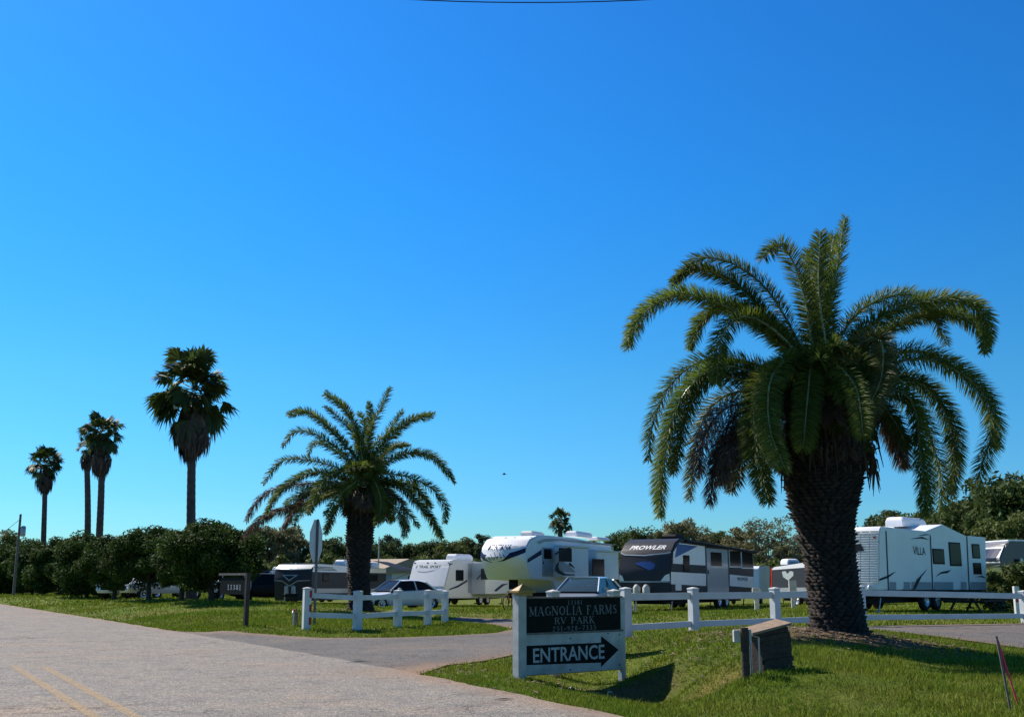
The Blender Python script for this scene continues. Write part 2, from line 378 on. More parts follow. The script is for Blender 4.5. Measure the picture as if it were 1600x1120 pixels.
drive = bpy.data.objects.new('entrance_drive', me); link(drive); tag(drive, kind='structure')
# yellow lines
def line_mat():
    m = bpy.data.materials.new('worn_yellow_paint'); m.use_nodes = True; n = m.node_tree; L = n.links; p = n.nodes['Principled BSDF']
    p.inputs['Base Color'].default_value = (.48, .33, .16, 1); p.inputs['Roughness'].default_value = .85
    g = n.nodes.new('ShaderNodeNewGeometry'); a = n.nodes.new('ShaderNodeTexNoise'); a.inputs['Scale'].default_value = 26; a.inputs['Detail'].default_value = 6; a.inputs['Roughness'].default_value = .8
    L.new(g.outputs['Position'], a.inputs[0]); mr = n.nodes.new('ShaderNodeMapRange'); mr.inputs[1].default_value = .38; mr.inputs[2].default_value = .62; L.new(a.outputs[0], mr.inputs[0])
    at_ = n.nodes.new('ShaderNodeAttribute'); at_.attribute_name = 'wear'
    ml = n.nodes.new('ShaderNodeMath'); ml.operation = 'MULTIPLY'; L.new(mr.outputs[0], ml.inputs[0]); L.new(at_.outputs['Fac'], ml.inputs[1])
    t = n.nodes.new('ShaderNodeBsdfTransparent'); mx = n.nodes.new('ShaderNodeMixShader'); L.new(ml.outputs[0], mx.inputs[0]); L.new(t.outputs[0], mx.inputs[1]); L.new(p.outputs[0], mx.inputs[2])
    L.new(mx.outputs[0], n.nodes['Material Output'].inputs[0]); return m
ym = line_mat()
for (xa, ya), (xb, yb) in (((210,1122),(78,1049)), ((146,1122),(28,1047))):
    def g0(px, py):
        r_ = ray(px, py); k = -EYE / r_.z; return Vector((r_.x * k, r_.y * k))
    a = g0(xa, ya); b = g0(xb, yb); d = (b - a).normalized(); nrm = Vector((-d.y, d.x)); a = a - d * 30; b2 = b + d * 26
    vs, fs, wr = [], [], []
    n_ = 120
    for k in range(n_ + 1):
        q = a.lerp(b2, k / n_)
        for s_ in (-.065, .065): vs.append((q.x + nrm.x * s_, q.y + nrm.y * s_, 0))
        past = (q - b).dot(d); wr += [max(.0, min(.8, .8 - past * .5)) if past > -.8 else .8] * 2
        if k: c = 2 * k; fs.append((c - 2, c - 1, c + 1, c))
    va = np.array(vs); va[:, 2] = Tn(va[:, 0], va[:, 1]) + .030
    me = bpy.data.meshes.new('road_line'); me.from_pydata(va.tolist(), [], fs); me.materials.append(ym)
    w_ = me.attributes.new('wear', 'FLOAT', 'POINT'); w_.data.foreach_set('value', wr)
    o = bpy.data.objects.new('road_line', me); link(o); tag(o, kind='structure')

# ------------------------------------------------------------------ grass blades
def frustum_ok(X, Y, m=1.08): return np.abs(X) < (800 / F * m) * Y / ct + .3
def blades(name, regions, m):
    Vs, Rn = [], []
    for (x0, x1, y0, y1, n_, h, wd) in regions:
        X = RNG.uniform(x0, x1, n_); Y = RNG.uniform(y0, y1, n_)
        sd = pave_sd(X, Y) + RNG.normal(0, .05, n_)
        cl = np.sin(X * 2.3 + 1.7 * np.sin(Y * 1.9)) * np.sin(Y * 2.9 + np.sin(X * 1.3)) 
        dd = np.exp(-((X - PALM1.x) ** 2 + (Y - PALM1.y + .7) ** 2 * 1.4) / 3.0) * 1.5 + .9 * np.exp(-((X - 1.7) ** 2 / 1.6 + (Y - 17.9) ** 2 / .25))
        k = (sd > .01) & frustum_ok(X, Y) & (RNG.random(n_) > dd * .8) & (RNG.random(n_) < .75 + .25 * cl)
        X, Y, cl = X[k], Y[k], cl[k]; n2 = len(X); Z = Tn(X, Y) - .005
        a = RNG.uniform(0, 2 * np.pi, n2); hh = h * RNG.uniform(.5, 1.25, n2) * (1 + .25 * cl) * (1 + (RNG.random(n2) > .985) * .8); ww = wd * RNG.uniform(.6, 1.3, n2)
        lx, ly = RNG.normal(0, .38, n2) * hh, RNG.normal(0, .38, n2) * hh
        P0 = np.stack([X - np.cos(a) * ww, Y - np.sin(a) * ww, Z], -1); P1 = np.stack([X + np.cos(a) * ww, Y + np.sin(a) * ww, Z], -1)
        P2 = np.stack([X + lx, Y + ly, Z + hh], -1)
        Vs.append(np.stack([P0, P1, P2], 1).reshape(-1, 3)); Rn.append(RNG.random(n2))
    V = np.concatenate(Vs); rn = np.concatenate(Rn); return np_mesh(name, V, np.arange(len(V)), np.full(len(V) // 3, 3), m, rnd=rn)
bl_m = mat('grass_blade', (.125, .20, .010), .8, color2=(.19, .215, .022), scale=1.1, transl=.3, attr='rnd', attr_amt=.55, spec=.25)
g_ = blades('grass', [(-3, 10, 10, 17, 170000, .062, .0065), (-3, 13, 17, 24, 130000, .06, .008), (-14, 3, 28, 42, 90000, .07, .014), (-30, -5, 30, 60, 70000, .08, .02), (-3, 26, 26, 48, 80000, .07, .02), (-62, -14, 56, 120, 60000, .11, .045), (-16, 30, 46, 75, 60000, .08, .03)], bl_m)
tag(g_, 'mown green lawn grass along the road and drive', 'grass', kind='stuff')

# ------------------------------------------------------------------ foliage helpers
leaf_dark = mat('leaf_dark', (.03, .058, .010), .7, color2=(.055, .09, .015), scale=.8, transl=.25, attr='rnd', attr_amt=.6, spec=.15)
leaf_mid = mat('leaf_mid', (.065, .105, .02), .7, color2=(.12, .135, .035), scale=.4, transl=.3, attr='rnd', attr_amt=.5, spec=.3)
leaf_oliv = mat('leaf_olive', (.15, .16, .07), .75, color2=(.20, .18, .09), scale=.4, transl=.3, attr='rnd', attr_amt=.4, spec=.2)
leaf_pine = mat('leaf_pine', (.05, .075, .035), .7, color2=(.06, .08, .03), scale=.4, transl=.15, attr='rnd', attr_amt=.5, spec=.2)
bark = mat('bark', (.06, .046, .036), .9, .5, 6, bump=.8, bscale=20)
bark_pale = mat('bark_pale', (.22, .19, .16), .9, .4, 5, bump=.6, bscale=20)
def leaf_cloud(name, clumps, per, size, m, parent, seed=0, up=.3):
    rg = np.random.default_rng(seed); C = np.array([c[:3] for c in clumps]); Rr = np.array([c[3] for c in clumps]); n_ = len(C) * per
    ci = np.repeat(np.arange(len(C)), per)
    d = rg.normal(0, 1, (n_, 3)); d /= np.linalg.norm(d, axis=1)[:, None]; rad = Rr[ci] * rg.random(n_) ** .45
    P = C[ci] + d * rad[:, None] * np.array([1, 1, .75])
    nrm = rg.normal(0, 1, (n_, 3)) + d * .8 + np.array([0, 0, up]); nrm /= np.linalg.norm(nrm, axis=1)[:, None]
    a = np.cross(nrm, rg.normal(0, 1, (n_, 3))); a /= np.linalg.norm(a, axis=1)[:, None]; b = np.cross(nrm, a)
    s_ = size * rg.uniform(.6, 1.3, n_)[:, None]
    V = np.stack([P - a * s_, P - b * s_ * .42 + nrm * s_ * .1, P + a * s_, P + b * s_ * .42 + nrm * s_ * .1], 1).reshape(-1, 3)
    rn = np.clip(rg.random(len(C))[ci] * .6 + rg.random(n_) * .4, 0, 1)
    return np_mesh(name, V, np.arange(len(V)), np.full(n_, 4), m, parent, rn)
def limb_tree(name, h, cr, ncl, per, lsize, lm, bmat, seed, trunk_h=.3, flat=.75, spread=1.0, clr=.35, label=None, cat='tree', lowest=.25, nl=6, tr=.14):
    rd = random.Random(seed); root = empty(name, label=label, cat=cat)
    mb = MB(); top = Vector((rd.uniform(-.3, .3), rd.uniform(-.3, .3), h * .8))
    mb.tube([(0, 0, -.15), (0, 0, h * .02), (top.x * .3, top.y * .3, h * .35), (top.x * .7, top.y * .7, h * .6), top], [tr * 1.5, tr, tr * .8, tr * .5, tr * .15], 8)
    clumps = []
    for i in range(ncl):
        a = rd.uniform(0, 2 * math.pi); t = rd.random(); z = h * (lowest + (1 - lowest) * t)
        prof = math.sqrt(max(0, 1 - ((t - .42) / .62) ** 2)); r_ = cr * spread * prof * (rd.random() ** .5) * rd.uniform(.8, 1.1)
        clumps.append((math.cos(a) * r_, math.sin(a) * r_, z - .1 * h * rd.random(), cr * clr * rd.uniform(.6, 1.25)))
    for i in range(nl):
        c = clumps[rd.randrange(len(clumps))]; z0 = h * rd.uniform(trunk_h * .5, .55)
        mb.tube([(0, 0, z0), (c[0] * .5, c[1] * .5, (z0 + c[2]) / 2 - .02 * h), (c[0], c[1], c[2])], [tr * .5, tr * .3, tr * .1], 6)
    mb.build('trunk', bmat, root, smooth=True)
    leaf_cloud('crown', clumps, per, lsize, lm, root, seed)
    return root

# hedge trees beside the road (left)
HT = [(330, 49.5, 822, 2.35, 'dark rounded shrub tree nearest the hanging number board, rightmost of the roadside row'),
      (283, 53.5, 832, 1.7, 'dark shrub tree just left of the rightmost roadside shrub tree, in front of white pickup'),
      (232, 60, 832, 2.2, 'dark shrub tree under the tall single fan palm, right of the white suv'),
      (178, 65, 842, 2.1, 'dark low shrub tree left of the white suv, near the pair of fan palms'),
      (135, 75, 843, 2.6, 'dark shrub tree directly beneath the pair of fan palms'),
      (95, 86, 848, 2.7, 'dark shrub tree between the pair of fan palms and leftmost fan palm'),
      (50, 98, 855, 2.8, 'shrub tree beneath the leftmost fan palm in the roadside row'),
      (8, 104, 858, 3.0, 'leftmost shrub tree of the roadside row at the photo edge')]
for i, (px, D, ty, cr, lab) in enumerate(HT):
    g0_ = G(px, D); h = at(px, ty, D).z - g0_.z
    t_ = limb_tree('shrub_tree', h, cr, 70, 620, .085 if D < 70 else .12, leaf_dark, bark, 100 + i, clr=.30 if i < 4 else .33, lowest=.35 if i < 4 else .2, cat='shrub', spread=1.0)
    t_.location = g0_; t_['label'] = lab; t_['group'] = 'shrub trees along the road'

# background tree kinds
leaf_wood = mat('leaf_wood', (.055, .085, .025), .75, color2=(.09, .12, .035), scale=.3, transl=.25, attr='rnd', attr_amt=.5, spec=.15)
def proto(kind, seed):
    if kind == 'oak': return limb_tree('broadleaf_tree', 9, 4.2, 70, 150, .25, leaf_mid, bark, seed, clr=.3, lowest=.12, tr=.25)
    if kind == 'dark': return limb_tree('broadleaf_tree', 9, 4.4, 80, 170, .24, leaf_wood, bark, seed, clr=.3, lowest=.08, tr=.25)
    if kind == 'olive': return limb_tree('broadleaf_tree', 9, 3.6, 60, 110, .26, leaf_oliv, bark_pale, seed, clr=.26, lowest=.15, tr=.2, nl=10)
    if kind == 'sparse': return limb_tree('thin_leaved_tree', 10, 3.4, 60, 34, .2, leaf_oliv, bark_pale, seed, clr=.22, lowest=.3, tr=.16, nl=26)
    if kind == 'pine': return limb_tree('pine_tree', 11, 2.6, 26, 150, .2, leaf_pine, bark, seed, clr=.3, lowest=.6, tr=.2, nl=12)
PROT = {k: [proto(k, 300 + 10 * q + s_) for s_ in range(3)] for q, k in enumerate(('oak', 'dark', 'olive', 'sparse', 'pine'))}
PH = {'oak': 9.3, 'dark': 9.3, 'olive': 9.2, 'sparse': 10.2, 'pine': 11.2}
used = set()
def place_tree(px, D, ty, kind, lab, wide=1.0):
    v = PROT[kind][random.randrange(3)]
    if v.name in used: o = copy_tree(v)
    else: o = v; used.add(v.name)
    g0_ = G(px, D); s_ = (at(px, ty, D).z - g0_.z) / PH[kind]
    o.location = g0_; o.rotation_euler = (0, 0, random.uniform(0, 6.28)); o.scale = (s_ * wide, s_ * wide, s_)
    o['label'] = lab; o['category'] = 'tree'; o['group'] = 'trees beyond the campers'
BT = [(4,120,830,'oak'),(30,135,842,'dark'),(75,140,852,'oak'),(110,150,852,'dark'),(150,150,850,'oak'),(200,150,850,'dark'),(250,150,850,'olive'),(300,150,850,'dark'),(350,140,850,'oak'),
      (398,120,826,'olive'),(425,118,816,'olive'),(448,125,822,'olive'),(472,130,838,'pine'),(490,125,850,'dark'),(515,128,838,'dark'),(538,130,848,'oak'),(560,130,845,'dark'),
      (592,135,842,'dark'),(612,140,833,'pine'),(628,140,846,'dark'),(648,140,850,'oak'),(668,140,846,'dark'),(688,140,848,'dark'),(706,135,846,'oak'),(724,140,842,'oak'),(735,138,848,'dark'),(749,135,832,'pine'),(760,138,852,'oak'),(780,140,850,'dark'),
      (820,150,846,'dark'),(860,150,846,'oak'),(900,150,842,'dark'),(930,150,843,'oak'),(955,150,838,'pine'),(978,145,832,'dark'),(1000,140,825,'oak'),(1018,140,832,'pine'),(1030,138,830,'pine'),(1050,135,818,'sparse'),(1068,132,812,'olive'),(1085,135,836,'dark'),
      (1100,130,820,'sparse'),(1120,135,832,'oak'),(1135,135,828,'pine'),(1152,130,836,'olive'),(1165,128,824,'olive'),(1185,124,808,'sparse'),(1205,122,818,'sparse'),(1222,124,808,'sparse'),(1245,120,818,'sparse'),(1228,128,850,'dark'),(1262,125,846,'olive'),
      (1370,110,818,'pine'),(1386,105,805,'dark'),(1402,105,796,'pine'),(1425,100,800,'dark'),(1448,95,806,'oak'),(1470,92,800,'dark'),(1495,88,806,'oak')]
names = {'oak': 'rounded green skyline tree', 'dark': 'dense dark skyline tree', 'olive': 'olive green skyline tree', 'sparse': 'thin leaved skyline tree', 'pine': 'slender dark skyline pine'}
def where(px):
    marks = [(0, 'far left utility pole'), (110, 'pair of fan palms'), (300, 'tallest fan palm'), (420, 'dark pickup'), (470, 'black front trailer'), (560, 'smaller date palm trunk'), (620, 'tan roofed house'), (680, 'cream trailer with sloping front'), (740, 'cream trailer slide out'),
             (810, 'white fifth wheel front cap'), (875, 'small far palm'), (930, 'white fifth wheel rear'), (1000, 'dark grey trailer nose'), (1080, 'dark grey trailer middle'), (1150, 'dark grey trailer rear end'), (1225, 'gap left of the big date palm trunk'), (1400, 'ribbed white trailer roof unit'), (1490, 'ribbed white trailer gable')]
    m = min(marks, key=lambda q: abs(q[0] - px)); side = 'just left of' if px < m[0] - 6 else 'just right of' if px > m[0] + 6 else 'straight above'
    return side + ' the ' + m[1]
cnt = {}
for px, D, ty, k in BT:
    lab = names[k] + ' ' + where(px)
    c = cnt.get(lab, 0); cnt[lab] = c + 1
    if c: lab = ('second ' if c == 1 else 'third ' if c == 2 else 'fourth ') + lab
    place_tree(px, D, ty, k, lab[:], 1.05)
for i, (px, D, ty, lab) in enumerate([(1512,80,786,'dark leafy oak behind the rear end of the ribbed white trailer'),(1545,76,768,'tall dark oak above the cab of the far right fifth wheel'),(1578,74,750,'second tallest dark oak near the right photo edge'),(1612,72,738,'tallest dark oak cut off by the right photo edge'),(1560,66,815,'lower bright green tree just behind the far right fifth wheel'),(1600,64,800,'lower green tree at the right photo edge')]):
    place_tree(px, D, ty, 'dark' if i < 4 else 'oak', lab, .95)
# understory behind the campers
us = []
for i in range(46):
    px = 385 + i * 27 + random.uniform(-8, 8)
    if 1290 < px < 1340: continue
    us.append((px, 112 + random.uniform(-6, 6), random.uniform(862, 876)))
clumps = []
for px, D, ty in us:
    g0_ = G(px, D); h = at(px, ty, D).z - g0_.z
    for k in range(12): clumps.append((g0_.x + random.uniform(-2, 2), g0_.y + random.uniform(-1.5, 1.5), g0_.z + h * random.uniform(.1, .9), random.uniform(.5, 1.0)))
o = leaf_cloud('woodland_edge', clumps, 90, .24, leaf_mid, None, 901); tag(o, 'dense undergrowth at the wood edge behind the campers', 'undergrowth', kind='stuff')
# bush near the far right camper
b_ = limb_tree('bush', 1.7, 1.6, 34, 260, .09, leaf_mid, bark, 77, clr=.32, lowest=.05, cat='bush', tr=.05)
b_.location = G(1597, 44); b_['label'] = 'low green bush in front of the far right fifth wheel'

# ------------------------------------------------------------------ palms
palm_leaf = mat('palm_leaf', (.075, .125, .018), .58, color2=(.155, .19, .028), scale=1.2, transl=.42, attr='rnd', attr_amt=.5, spec=.35)
palm_leaf_y = mat('palm_leaf_yellowing', (.15, .15, .03), .5, color2=(.10, .12, .03), scale=2, transl=.3, attr='rnd', attr_amt=.5)
palm_dead = mat('palm_dead_leaf', (.22, .15, .10), .8, color2=(.07, .048, .038), scale=3, transl=.12, attr='rnd', attr_amt=.5)
palm_stem = mat('palm_stem', (.34, .38, .20), .35, .3, 4)
boot_m = mat('palm_boot', (.045, .028, .020), .95, color2=(.02, .015, .012), scale=5, bump=1.0, bscale=30, attr='rnd', attr_amt=.5)
skirt_m = mat('palm_skirt', (.085, .06, .05), .9, color2=(.05, .036, .034), scale=3, transl=.08, attr='rnd', attr_amt=.6)
fan_leaf_m = mat('fan_palm_leaf', (.035, .062, .014), .6, color2=(.07, .10, .02), scale=1.2, transl=.3, attr='rnd', attr_amt=.5)
fan_trunk_m = mat('fan_palm_trunk', (.10, .08, .07), .9, color2=(.055, .042, .038), scale=3, bump=.8, bscale=14)

def catmull(P, n_):
    P = [np.array(p, float) for p in P]; P = [2 * P[0] - P[1]] + P + [2 * P[-1] - P[-2]]; out = []
    m = len(P) - 3
    for k in range(n_):
        t = k / (n_ - 1) * m; i = min(int(t), m - 1); u = t - i; a, b, c, d = P[i:i + 4]
        out.append(.5 * ((2 * b) + (-a + c) * u + (2 * a - 5 * b + 4 * c - d) * u * u + (-a + 3 * b - 3 * c + d) * u ** 3))
    out = np.array(out); s_ = np.concatenate([[0], np.cumsum(np.linalg.norm(np.diff(out, axis=0), axis=1))])
    tt = np.linspace(0, s_[-1], n_); return np.stack([np.interp(tt, s_, out[:, k]) for k in range(3)], -1), s_[-1]
def frond(P, lmax, acc, stems, rg, dens=70, wid=.010, bare=.10, dead=False, roll=None):
    """one feather leaf: rachis path P, leaflets pushed to acc = [V list, rnd list]"""
    pts, L = catmull(P, 60)
    hd = pts[-1] - pts[0]; hd[2] = 0
    if np.linalg.norm(hd) < .25: a = rg.uniform(0, 6.28); hd = np.array([math.cos(a), math.sin(a), 0])
    hd /= np.linalg.norm(hd); S = np.cross(hd, [0, 0, 1.0]); roll = rg.uniform(-.6, .6) if roll is None else roll
    nl = int(dens * L); base_r = rg.random() * .5
    t = np.tile(np.linspace(bare, .995, nl), 2) + rg.normal(0, .003, nl * 2); t = np.clip(t, bare, 1); side = np.repeat([-1, 1], nl)
    f = t * 59; i = np.clip(f.astype(int), 0, 58); u = (f - i)[:, None]
    Pp = pts[i] * (1 - u) + pts[i + 1] * u; Tt = pts[i + 1] - pts[i]; Tt /= np.linalg.norm(Tt, axis=1)[:, None]
    S_ = np.tile(S, (len(t), 1)); Nn = np.cross(S_, Tt); Nn /= np.linalg.norm(Nn, axis=1)[:, None]
    rr = roll * t; S2 = S_ * np.cos(rr)[:, None] + Nn * np.sin(rr)[:, None]; N2 = -S_ * np.sin(rr)[:, None] + Nn * np.cos(rr)[:, None]
    tl = (t - bare) / (1 - bare)
    ln = lmax * (.45 + .55 * np.sin(np.pi * np.clip(tl * .72 + .14, 0, 1)) ** .8) * rg.uniform(.93, 1.05, len(t)); ln *= np.where(tl > .88, 1 - (tl - .88) * 3.0, 1)
    phi = rg.uniform(-.95, 1.25, len(t)); fwd = .38 + .45 * tl
    d = Tt * fwd[:, None] + (S2 * side[:, None] * np.cos(phi)[:, None] + N2 * np.sin(phi)[:, None])
    d /= np.linalg.norm(d, axis=1)[:, None]
    droop = np.array([0, 0, -1.0]) * (.10 if not dead else .75)
    mid = Pp + d * ln[:, None] * .5 + droop * ln[:, None] * .12; tip = Pp + d * ln[:, None] * .97 + droop * ln[:, None] * (.9 if not dead else .6)
    wdir = np.cross(d, rg.normal(0, 1, (len(t), 3)) * .6 + N2); wdir /= np.linalg.norm(wdir, axis=1)[:, None]; wv = wdir * wid * rg.uniform(.8, 1.2, len(t))[:, None]
    V = np.stack([Pp - wv * .5, mid - wv, tip, mid + wv, Pp + wv * .5], 1)
    acc[0].append(V.reshape(-1, 3)); acc[1].append(np.clip(base_r + rg.random(len(t)) * .5, 0, 1))
    stems.tube(pts[::4].tolist() + [pts[-1].tolist()], list(np.linspace(.035, .006, 16)) if L > 1.5 else list(np.linspace(.02, .005, 16)), 5)
def date_palm(root, heart, img_fronds, nrand, trunk_prof, lmax, seed, D, twin=.5, wid=.0080, rl=2.4, dens=150):
    """root: Empty; heart: (px,py); img_fronds: list of (pts px, depth offset at tip, kind); trunk_prof: (py, left px, right px)"""
    rg = np.random.default_rng(seed); rd = random.Random(seed); o0 = np.array(root.location)
    accs = {k: [[], []] for k in 'gyd'}; st_g = MB(); st_d = MB()
    H = np.array(at(*heart, D)) - o0
    twins = [([(a + rd.uniform(-7, 7) * k / len(p_), b + rd.uniform(-6, 9) * k / len(p_)) for k, (a, b) in enumerate(p_)], d_ + rd.choice([-.45, .45]), kd) for p_, d_, kd in img_fronds if rd.random() < twin]
    for pts, dy, kind in img_fronds + twins:
        P = []; n_ = len(pts)
        a0 = rd.uniform(-.12, .12); 
        P.append(H + np.array([a0, rd.uniform(-.1, .1) + .1 * np.sign(dy), rd.uniform(-.2, .15)]))
        for k, (px, py) in enumerate(pts): P.append(np.array(at(px, py, D + dy * ((k + 1) / n_))) - o0)
        frond(P, lmax * rd.uniform(.9, 1.08), accs[kind], st_d if kind == 'd' else st_g, rg, dead=(kind == 'd'), wid=wid, dens=dens, bare=.12)
    for k in range(34):
        az = k * 2.4; p = np.array([H[0] + math.cos(az) * .25, math.sin(az) * .25, H[2] - rd.uniform(.15, .85)]); P = [p.copy()]; e = rd.uniform(-.2, .35); L = rl * rd.uniform(.28, .5)
        for s_ in range(4): p = p + np.array([math.cos(az) * math.cos(e), math.sin(az) * math.cos(e), math.sin(e)]) * L / 4; P.append(p.copy()); e = max(e - .5, -1.5)
        frond(P, lmax * .9, accs['d' if k % 2 else 'g'], st_d if k % 2 else st_g, rg, dead=bool(k % 2), wid=wid, dens=dens)
    for k in range(nrand):
        az = rd.uniform(0, 2 * math.pi); el = rd.uniform(-.25, 1.4); L = rl * rd.uniform(.75, 1.05)
        low = el < -.1
        if math.sin(az) < -.1: el = rd.uniform(.75, 1.45); L *= .8; low = False
        if abs(math.cos(az)) > .75 and el > .2: az += math.pi / 2      # side arcs are measured ones; fill mostly front and back
        if el > .9: L *= .8
        p = H + np.array([math.cos(az) * .15, math.sin(az) * .15, -.25 if low else 0]); P = [p.copy()]; e = el
        for s_ in range(5):
            p = p + np.array([math.cos(az) * math.cos(e), math.sin(az) * math.cos(e), math.sin(e)]) * L / 5; P.append(p.copy()); e -= (.38 if el > 0 else .3) * rd.uniform(.7, 1.2); e = max(e, -1.5)
        kind = 'd' if (low and rd.random() < .4) else 'y' if rd.random() < .1 else 'g'
        frond(P, lmax * .95, accs[kind], st_d if kind == 'd' else st_g, rg, dead=(kind == 'd'), wid=wid, dens=dens)
    for k, nm, m in (('g', 'crown', palm_leaf), ('y', 'yellowing_fronds', palm_leaf_y), ('d', 'dead_fronds', palm_dead)):
        if accs[k][0]:
            V = np.concatenate(accs[k][0]); n_ = len(V) // 5; np_mesh(nm, V, np.arange(len(V)), np.full(n_, 5), m, root, np.concatenate(accs[k][1]))
    st_g.build('frond_stems', palm_stem, root, smooth=True)
    if st_d.v: st_d.build('dead_frond_stems', palm_dead, root, smooth=True)
    # trunk with overlapping leaf-base boots
    prof = []
    for py, l, r_ in trunk_prof:
        a = at(l, py, D); b = at(r_, py, D); prof.append((a.z - o0[2], (a.x + b.x) / 2 - o0[0], (b.x - a.x) / 2))
    prof.sort(); zs = [p[0] for p in prof]; cx = [p[1] for p in prof]; rr = [p[2] for p in prof]
    mb = MB(); pts = []; rads = []
    for k in range(40):
        z = zs[0] - .15 + (zs[-1] - zs[0] + .35) * k / 39; pts.append((np.interp(z, zs, cx), 0, z)); rads.append(np.interp(z, zs, rr) * .84)
    mb.tube(pts, rads, 22); tr = mb.build('trunk', boot_m, root, smooth=True)
    V, lps, cn, rn = [], [], [], []; z = zs[0] - .05; row = 0
    bs = .15 if D < 30 else .24
    while z < zs[-1] + .1:
        r0 = np.interp(z, zs, rr); c0 = np.interp(z, zs, cx); n_ = max(8, int(2 * math.pi * r0 / bs)); frac = (z - zs[0]) / (zs[-1] - zs[0])
        for k in range(n_):
            a = 2 * math.pi * (k + .5 * (row % 2)) / n_ + rd.uniform(-.04, .04); hw = math.pi / n_ * 1.0; hh = bs * .42 * rd.uniform(.8, 1.3)
            pr = (.03 + .06 * frac ** 2 + rd.uniform(0, .035) + (.06 if rd.random() < .08 else 0)) * (1.0 if D < 30 else 1.3)
            def q(aa, zz, ex): 
                rq = np.interp(zz, zs, rr) * .86 + ex; return (np.interp(zz, zs, cx) + math.cos(aa) * rq, math.sin(aa) * rq, zz)
            jz = rd.uniform(-.02, .02); b0 = len(V); V += [q(a - hw, z + jz, 0), q(a, z - hh + jz, 0), q(a + hw, z + jz, 0), q(a + hw * .62, z + hh * .35, pr), q(a - hw * .62, z + hh * .35, pr), q(a, z + hh * .55, 0)]
            for f in ((0, 1, 2, 3, 4), (3, 5, 4), (0, 4, 5), (2, 5, 3)): lps += [b0 + t for t in f]; cn.append(len(f)); rn.append(rd.random() if len(f) == 3 else rd.random() * .8)
        z += bs * .42; row += 1
    np_mesh('leaf_bases', np.array(V), lps, np.array(cn), boot_m, root, np.array(rn))
    # fibre and dead petiole stubs under the crown
    mb = MB(); mt_z = zs[-1]
    for k in range(260):
        a = rd.uniform(0, 2 * math.pi); z0 = mt_z + rd.uniform(-.9, .7); r0 = np.interp(min(z0, mt_z), zs, rr) * .9 if z0 < mt_z else rr[-1] * (1 - (z0 - mt_z) * .7)
        p0 = np.array([np.interp(z0, zs, cx) + math.cos(a) * r0, math.sin(a) * r0, z0]); d = np.array([math.cos(a), math.sin(a), rd.uniform(-.6, 1.0)]); ln = rd.uniform(.25, .6)
        p1 = p0 + d * ln * .5; p2 = p1 + np.array([math.cos(a) * .2, math.sin(a) * .2, -1.2]) * ln * rd.uniform(.1, .6)
        mb.tube([p0, p1, p2], [.035, .02, .006], 4)
    for k in range(90):
        a = rd.uniform(0, 2 * math.pi); z0 = mt_z - rd.uniform(-.2, .5); r0 = np.interp(z0, zs, rr); ln = rd.uniform(.3, .9)
        p0 = np.array([np.interp(z0, zs, cx) + math.cos(a) * r0, math.sin(a) * r0, z0]); q1 = p0 + np.array([math.cos(a) * .12, math.sin(a) * .12, -ln * .35]); q2 = p0 + np.array([math.cos(a) * .10 + rd.uniform(-.08, .08), math.sin(a) * .10, -ln])
        mb.tube([p0, q1, q2], [.022, .03, .004], 4)
    mb.build('dead_stubs', palm_dead, root)

r1 = empty('date_palm', PALM1, 0, 'large date palm with thick scaly trunk on the grass berm by the drive', 'palm tree')
f1 = [([(1303,450),(1321,341)], .2, 'g'), ([(1280,460),(1282,362)], -.4, 'g'), ([(1268,480),(1262,392)], .5, 'g'), ([(1290,470),(1303,368)], .6, 'g'),
      ([(1255,455),(1222,385),(1189,404)], -.8, 'g'), ([(1215,475),(1160,420),(1096,403),(1050,446)], .4, 'g'), ([(1200,500),(1145,440),(1085,420),(1053,440)], .9, 'g'),
      ([(1212,530),(1147,483),(1062,458),(1004,492),(981,545)], -.3, 'g'), ([(1200,510),(1135,478),(1095,500),(1077,545)], .9, 'g'), ([(1215,520),(1163,494),(1128,525),(1119,600)], -1.3, 'g'),
      ([(1200,575),(1110,560),(1048,600),(1018,670),(1014,720)], .5, 'g'), ([(1200,590),(1120,572),(1060,630),(1037,720),(1032,808)], -.6, 'g'), ([(1190,600),(1110,590),(1070,650),(1050,735)], .3, 'g'),
      ([(1190,610),(1130,620),(1092,670),(1078,780)], .7, 'y'), ([(1235,570),(1185,605),(1180,690),(1203,785)], -1.6, 'g'), ([(1245,560),(1205,590),(1200,660),(1222,735)], -2.0, 'g'),
      ([(1215,620),(1180,660),(1160,710),(1142,768)], .4, 'y'), ([(1200,640),(1140,680),(1118,730),(1110,785)], -.5, 'd'), ([(1330,500),(1395,462),(1445,472),(1479,538)], .8, 'g'),
      ([(1335,530),(1406,482),(1484,468),(1535,490),(1540,548)], -.3, 'g'), ([(1340,550),(1420,500),(1495,490),(1545,530)], .7, 'g'), ([(1320,555),(1372,528),(1378,585),(1354,642)], -1.8, 'y'),
      ([(1360,580),(1440,560),(1515,592),(1552,655),(1525,757)], -.2, 'g'), ([(1350,570),(1430,548),(1500,580),(1545,640),(1558,700)], .6, 'g'), ([(1350,590),(1440,600),(1487,670),(1489,768)], .2, 'g'),
      ([(1345,600),(1420,620),(1440,700),(1448,803)], -.8, 'g'), ([(1350,610),(1430,640),(1465,720),(1472,800)], .9, 'g'), ([(1340,620),(1395,670),(1411,728)], .3, 'd'), ([(1335,600),(1385,640),(1420,700)], -.9, 'g'),
      ([(1200,630),(1150,650),(1120,700),(1125,750)], -.6, 'd'), ([(1205,650),(1165,665),(1140,700),(1128,752)], -.9, 'd'), ([(1190,625),(1130,640),(1098,690),(1092,740)], -.9, 'd'), ([(1330,620),(1380,650),(1395,700)], .9, 'd'), ([(1290,560),(1335,600),(1345,680)], -1.8, 'g'), ([(1270,570),(1262,620),(1255,700)], -1.7, 'g')]
